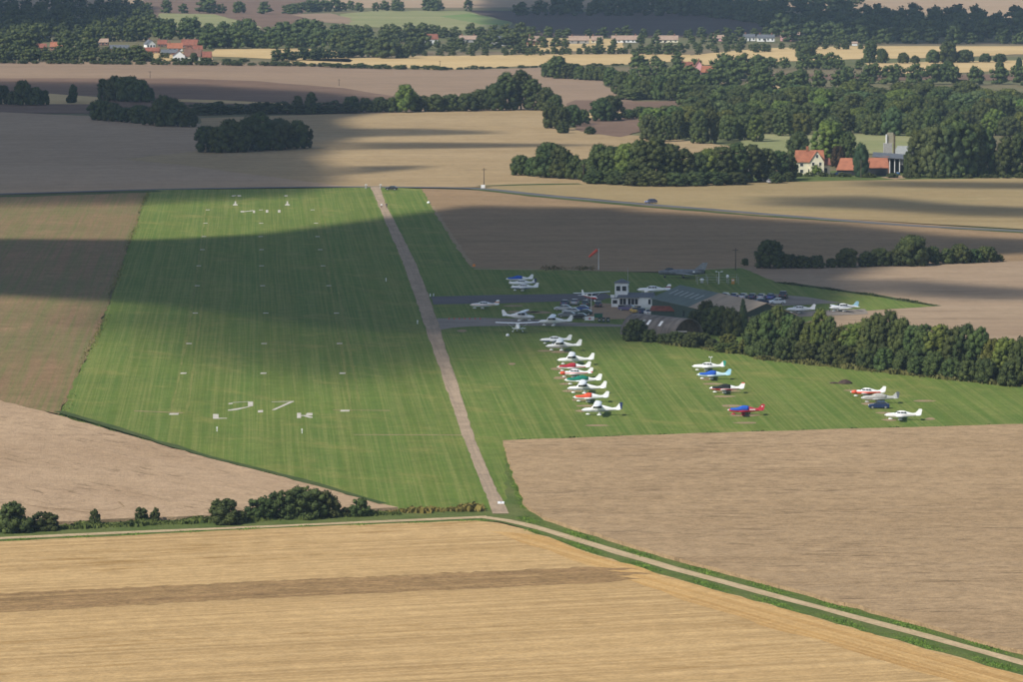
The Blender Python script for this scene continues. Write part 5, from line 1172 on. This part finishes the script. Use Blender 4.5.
# ------------------------------------------------------------------ two walkers on the concrete track
def person(px, py, top, legs, label):
    o_ = at(px, py)
    pts = {'pel':(0,0,.92),'chest':(0,0,1.3),'neck':(0,0,1.48),'head':(0,-.02,1.6),'crown':(0,-.02,1.74),'hl':(-.1,0,.86),'kl':(-.12,-.12,.48),'al':(-.12,.05,.08),'tl':(-.12,-.12,.03),'hr':(.1,0,.86),'kr':(.12,.1,.48),'ar':(.12,.22,.1),'tr':(.12,.08,.03),
           'sl':(-.2,0,1.42),'el':(-.27,.06,1.14),'wl':(-.28,-.06,.9),'fl':(-.28,-.08,.8),'sr':(.2,0,1.42),'er':(.27,-.06,1.14),'wr':(.28,-.18,.93),'fr':(.28,-.22,.84)}
    ed = [('pel','chest'),('chest','neck'),('neck','head'),('head','crown'),('pel','hl'),('hl','kl'),('kl','al'),('al','tl'),('pel','hr'),('hr','kr'),('kr','ar'),('ar','tr'),('chest','sl'),('sl','el'),('el','wl'),('wl','fl'),('chest','sr'),('sr','er'),('er','wr'),('wr','fr')]
    rad = {'pel':.16,'chest':.17,'neck':.06,'head':.1,'crown':.07,'hl':.1,'hr':.1,'kl':.07,'kr':.07,'al':.05,'ar':.05,'tl':.04,'tr':.04,'sl':.07,'sr':.07,'el':.05,'er':.05,'wl':.04,'wr':.04,'fl':.035,'fr':.035}
    ks = list(pts); me = bpy.data.meshes.new('person'); me.from_pydata([pts[k] for k in ks], [(ks.index(a), ks.index(b)) for a, b in ed], [])
    o = bpy.data.objects.new('person', me); col.objects.link(o); o.location = o_; o.rotation_euler = (0,0,.3)
    sk = o.modifiers.new('skin', 'SKIN')
    for i, k in enumerate(ks):
        me.skin_vertices[0].data[i].radius = (rad[k], rad[k] * .85); me.skin_vertices[0].data[i].use_root = (k == 'pel')
    o.modifiers.new('sub', 'SUBSURF').render_levels = 1
    t = NT('clothes'); z = t.new('ShaderNodeSeparateXYZ'); t.link(t.new('ShaderNodeTexCoord').outputs['Object'], z.inputs[0])
    c = t.mix(t.math('GREATER_THAN', z.outputs[2], .92), legs, top); c = t.mix(t.math('GREATER_THAN', z.outputs[2], 1.48), c, (.45,.28,.2)); c = t.mix(t.math('GREATER_THAN', z.outputs[2], 1.66), c, (.06,.04,.03))
    t.link(c, t.b.inputs['Base Color']); me.materials.append(t.m)
    tag(o, label, 'person')
person(381.5,208.3,(.8,.8,.78),(.10,.04,.03),'person in a white top walking on the concrete track'); person(386.6,208.0,(.04,.045,.07),(.03,.03,.04),'person in dark clothes walking on the concrete track edge')

# ------------------------------------------------------------------ air and clouds
def haze():
    mb = MB(); mb.box(-7100, 7100, -2600, 12100, -1.3, 108)
    t = bpy.data.materials.new('haze_air'); t.use_nodes = True; n = t.node_tree.nodes; n.clear()
    out = n.new('ShaderNodeOutputMaterial'); v = n.new('ShaderNodeVolumePrincipled')
    v.inputs['Color'].default_value = (.58,.78,1,1); v.inputs['Density'].default_value = .000038; v.inputs['Anisotropy'].default_value = .0; v.inputs['Density Attribute'].default_value = ''
    t.node_tree.links.new(v.outputs[0], out.inputs['Volume'])
    o = mb.build('haze', t); o['kind'] = 'stuff'; o['label'] = 'thin blue haze over the farmland'
haze()
def cloud_mat(dens):
    t = bpy.data.materials.new('cloud_vapour'); t.use_nodes = True; n = t.node_tree.nodes; n.clear()
    out = n.new('ShaderNodeOutputMaterial'); v = n.new('ShaderNodeVolumePrincipled')
    v.inputs['Color'].default_value = (.85,.85,.85,1); v.inputs['Density'].default_value = dens; v.inputs['Anisotropy'].default_value = .0; v.inputs['Density Attribute'].default_value = ''
    t.node_tree.links.new(v.outputs[0], out.inputs['Volume']); return t
CLOUD_H = 950.0
def cloud(px, centre, thick, dens, seed, jit=.06, soft=.8):
    thick, dens = thick * .2, dens * 5
    """a flat cumulus at CLOUD_H whose shade falls on the outlined land"""
    r = random.Random(seed)
    c = at(*centre); pts = rough_outline([at(*p) for p in px], 5, 40)
    off = SUN_DIR * (CLOUD_H / SUN_DIR.z)
    n = len(pts); K = 7; v, f = [], []
    v.append((0, 0, thick * .5)); 
    prof = [(k / K) for k in range(1, K)]
    for sgn in (1, -1):
        for t in prof:
            for p in pts:
                q = (p - c) * (t ** .8); z = sgn * thick * .5 * max(0, 1 - t ** 2.2) ** soft * (1 + r.gauss(0, jit)) * (1 if sgn > 0 else .6)
                v.append((q.x, q.y, z))
        if sgn == 1:
            for p in pts: q = p - c; v.append((q.x, q.y, 0))
    v.append((0, 0, -thick * .3))
    m = len(prof)
    top = lambda k, i: 1 + k * n + i % n; rim = lambda i: 1 + m * n + i % n; bot = lambda k, i: 1 + (m + 1) * n + k * n + i % n
    for i in range(n):
        f.append((0, top(0, i), top(0, i + 1)))
        for k in range(m - 1): f.append((top(k, i), top(k + 1, i), top(k + 1, i + 1), top(k, i + 1)))
        f.append((top(m - 1, i), rim(i), rim(i + 1), top(m - 1, i + 1)))
        f.append((rim(i), bot(m - 1, i), bot(m - 1, i + 1), rim(i + 1)))
        for k in range(m - 1): f.append((bot(k + 1, i), bot(k, i), bot(k, i + 1), bot(k + 1, i + 1)))
        f.append((bot(0, i), len(v) - 1, bot(0, i + 1)))
    o = mesh_obj('cloud', v, f, cloud_mat(dens), smooth=False, loc=c + off); o['kind'] = 'structure'
    if o.data.polygons[0].normal.z < 0: o.data.flip_normals()      # faces look outwards
    return o
cloud([(-260,238),(0,238),(150,239),(260,233),(380,217),(470,204),(560,206),(640,207),(640,260),(640,332),(560,334),(460,336),(380,334),(300,326),(150,306),(0,297),(-260,288)], (290,268), 150, .055, 1, soft=.7)
cloud([(30,285),(150,280),(300,284),(480,300),(620,318),(740,338),(740,354),(620,366),(480,384),(400,396),(300,396),(180,376),(80,340)], (350,325), 130, .013, 11, soft=2.0)  # thin unseen cloud added to fade out the near edge of the runway shade
cloud([(560,206),(700,213),(850,223),(960,235),(1100,241),(1100,250),(960,257),(900,264),(850,280),(850,308),(790,336),(700,344),(600,342),(560,300)], (700,262), 140, .05, 2, soft=.8)
cloud([(-300,80),(0,80),(200,83),(340,92),(420,104),(350,118),(360,140),(320,160),(345,184),(300,199),(150,207),(0,209),(-300,214)], (120,135), 200, .02, 3, soft=.6)
cloud([(190,112),(320,112),(350,125),(320,150),(240,160),(170,150),(150,130)], (250,135), 120, .014, 12)
cloud([(330,128),(420,128),(500,131),(505,134),(420,136),(330,138)], (410,132), 60, .03, 4); cloud([(330,142),(440,142),(600,144),(600,146),(440,149),(330,150)], (450,145.5), 60, .03, 5)
cloud([(470,-2),(600,-4),(760,4),(900,20),(1150,24),(1150,44),(900,44),(790,36),(600,36),(480,30)], (760,26), 300, .03, 6)
cloud([(820,278),(900,278),(1000,286),(1100,292),(1100,300),(1000,302),(900,298),(830,290)], (950,290), 60, .035, 7, soft=1.2)
cloud([(740,196),(860,194),(960,204),(1150,212),(1150,222),(960,217),(860,210),(740,205)], (940,207), 60, .04, 8, soft=1.2)
cloud([(840,180),(950,181),(1150,184),(1150,191),(950,189),(840,186)], (980,185.5), 50, .035, 13, soft=1.2)
cloud([(-200,-5),(60,-8),(160,6),(140,30),(60,38),(-200,42)], (20,16), 250, .02, 9)
cloud([(340,166),(430,165),(430,168),(340,176)], (380,169), 40, .05, 10)
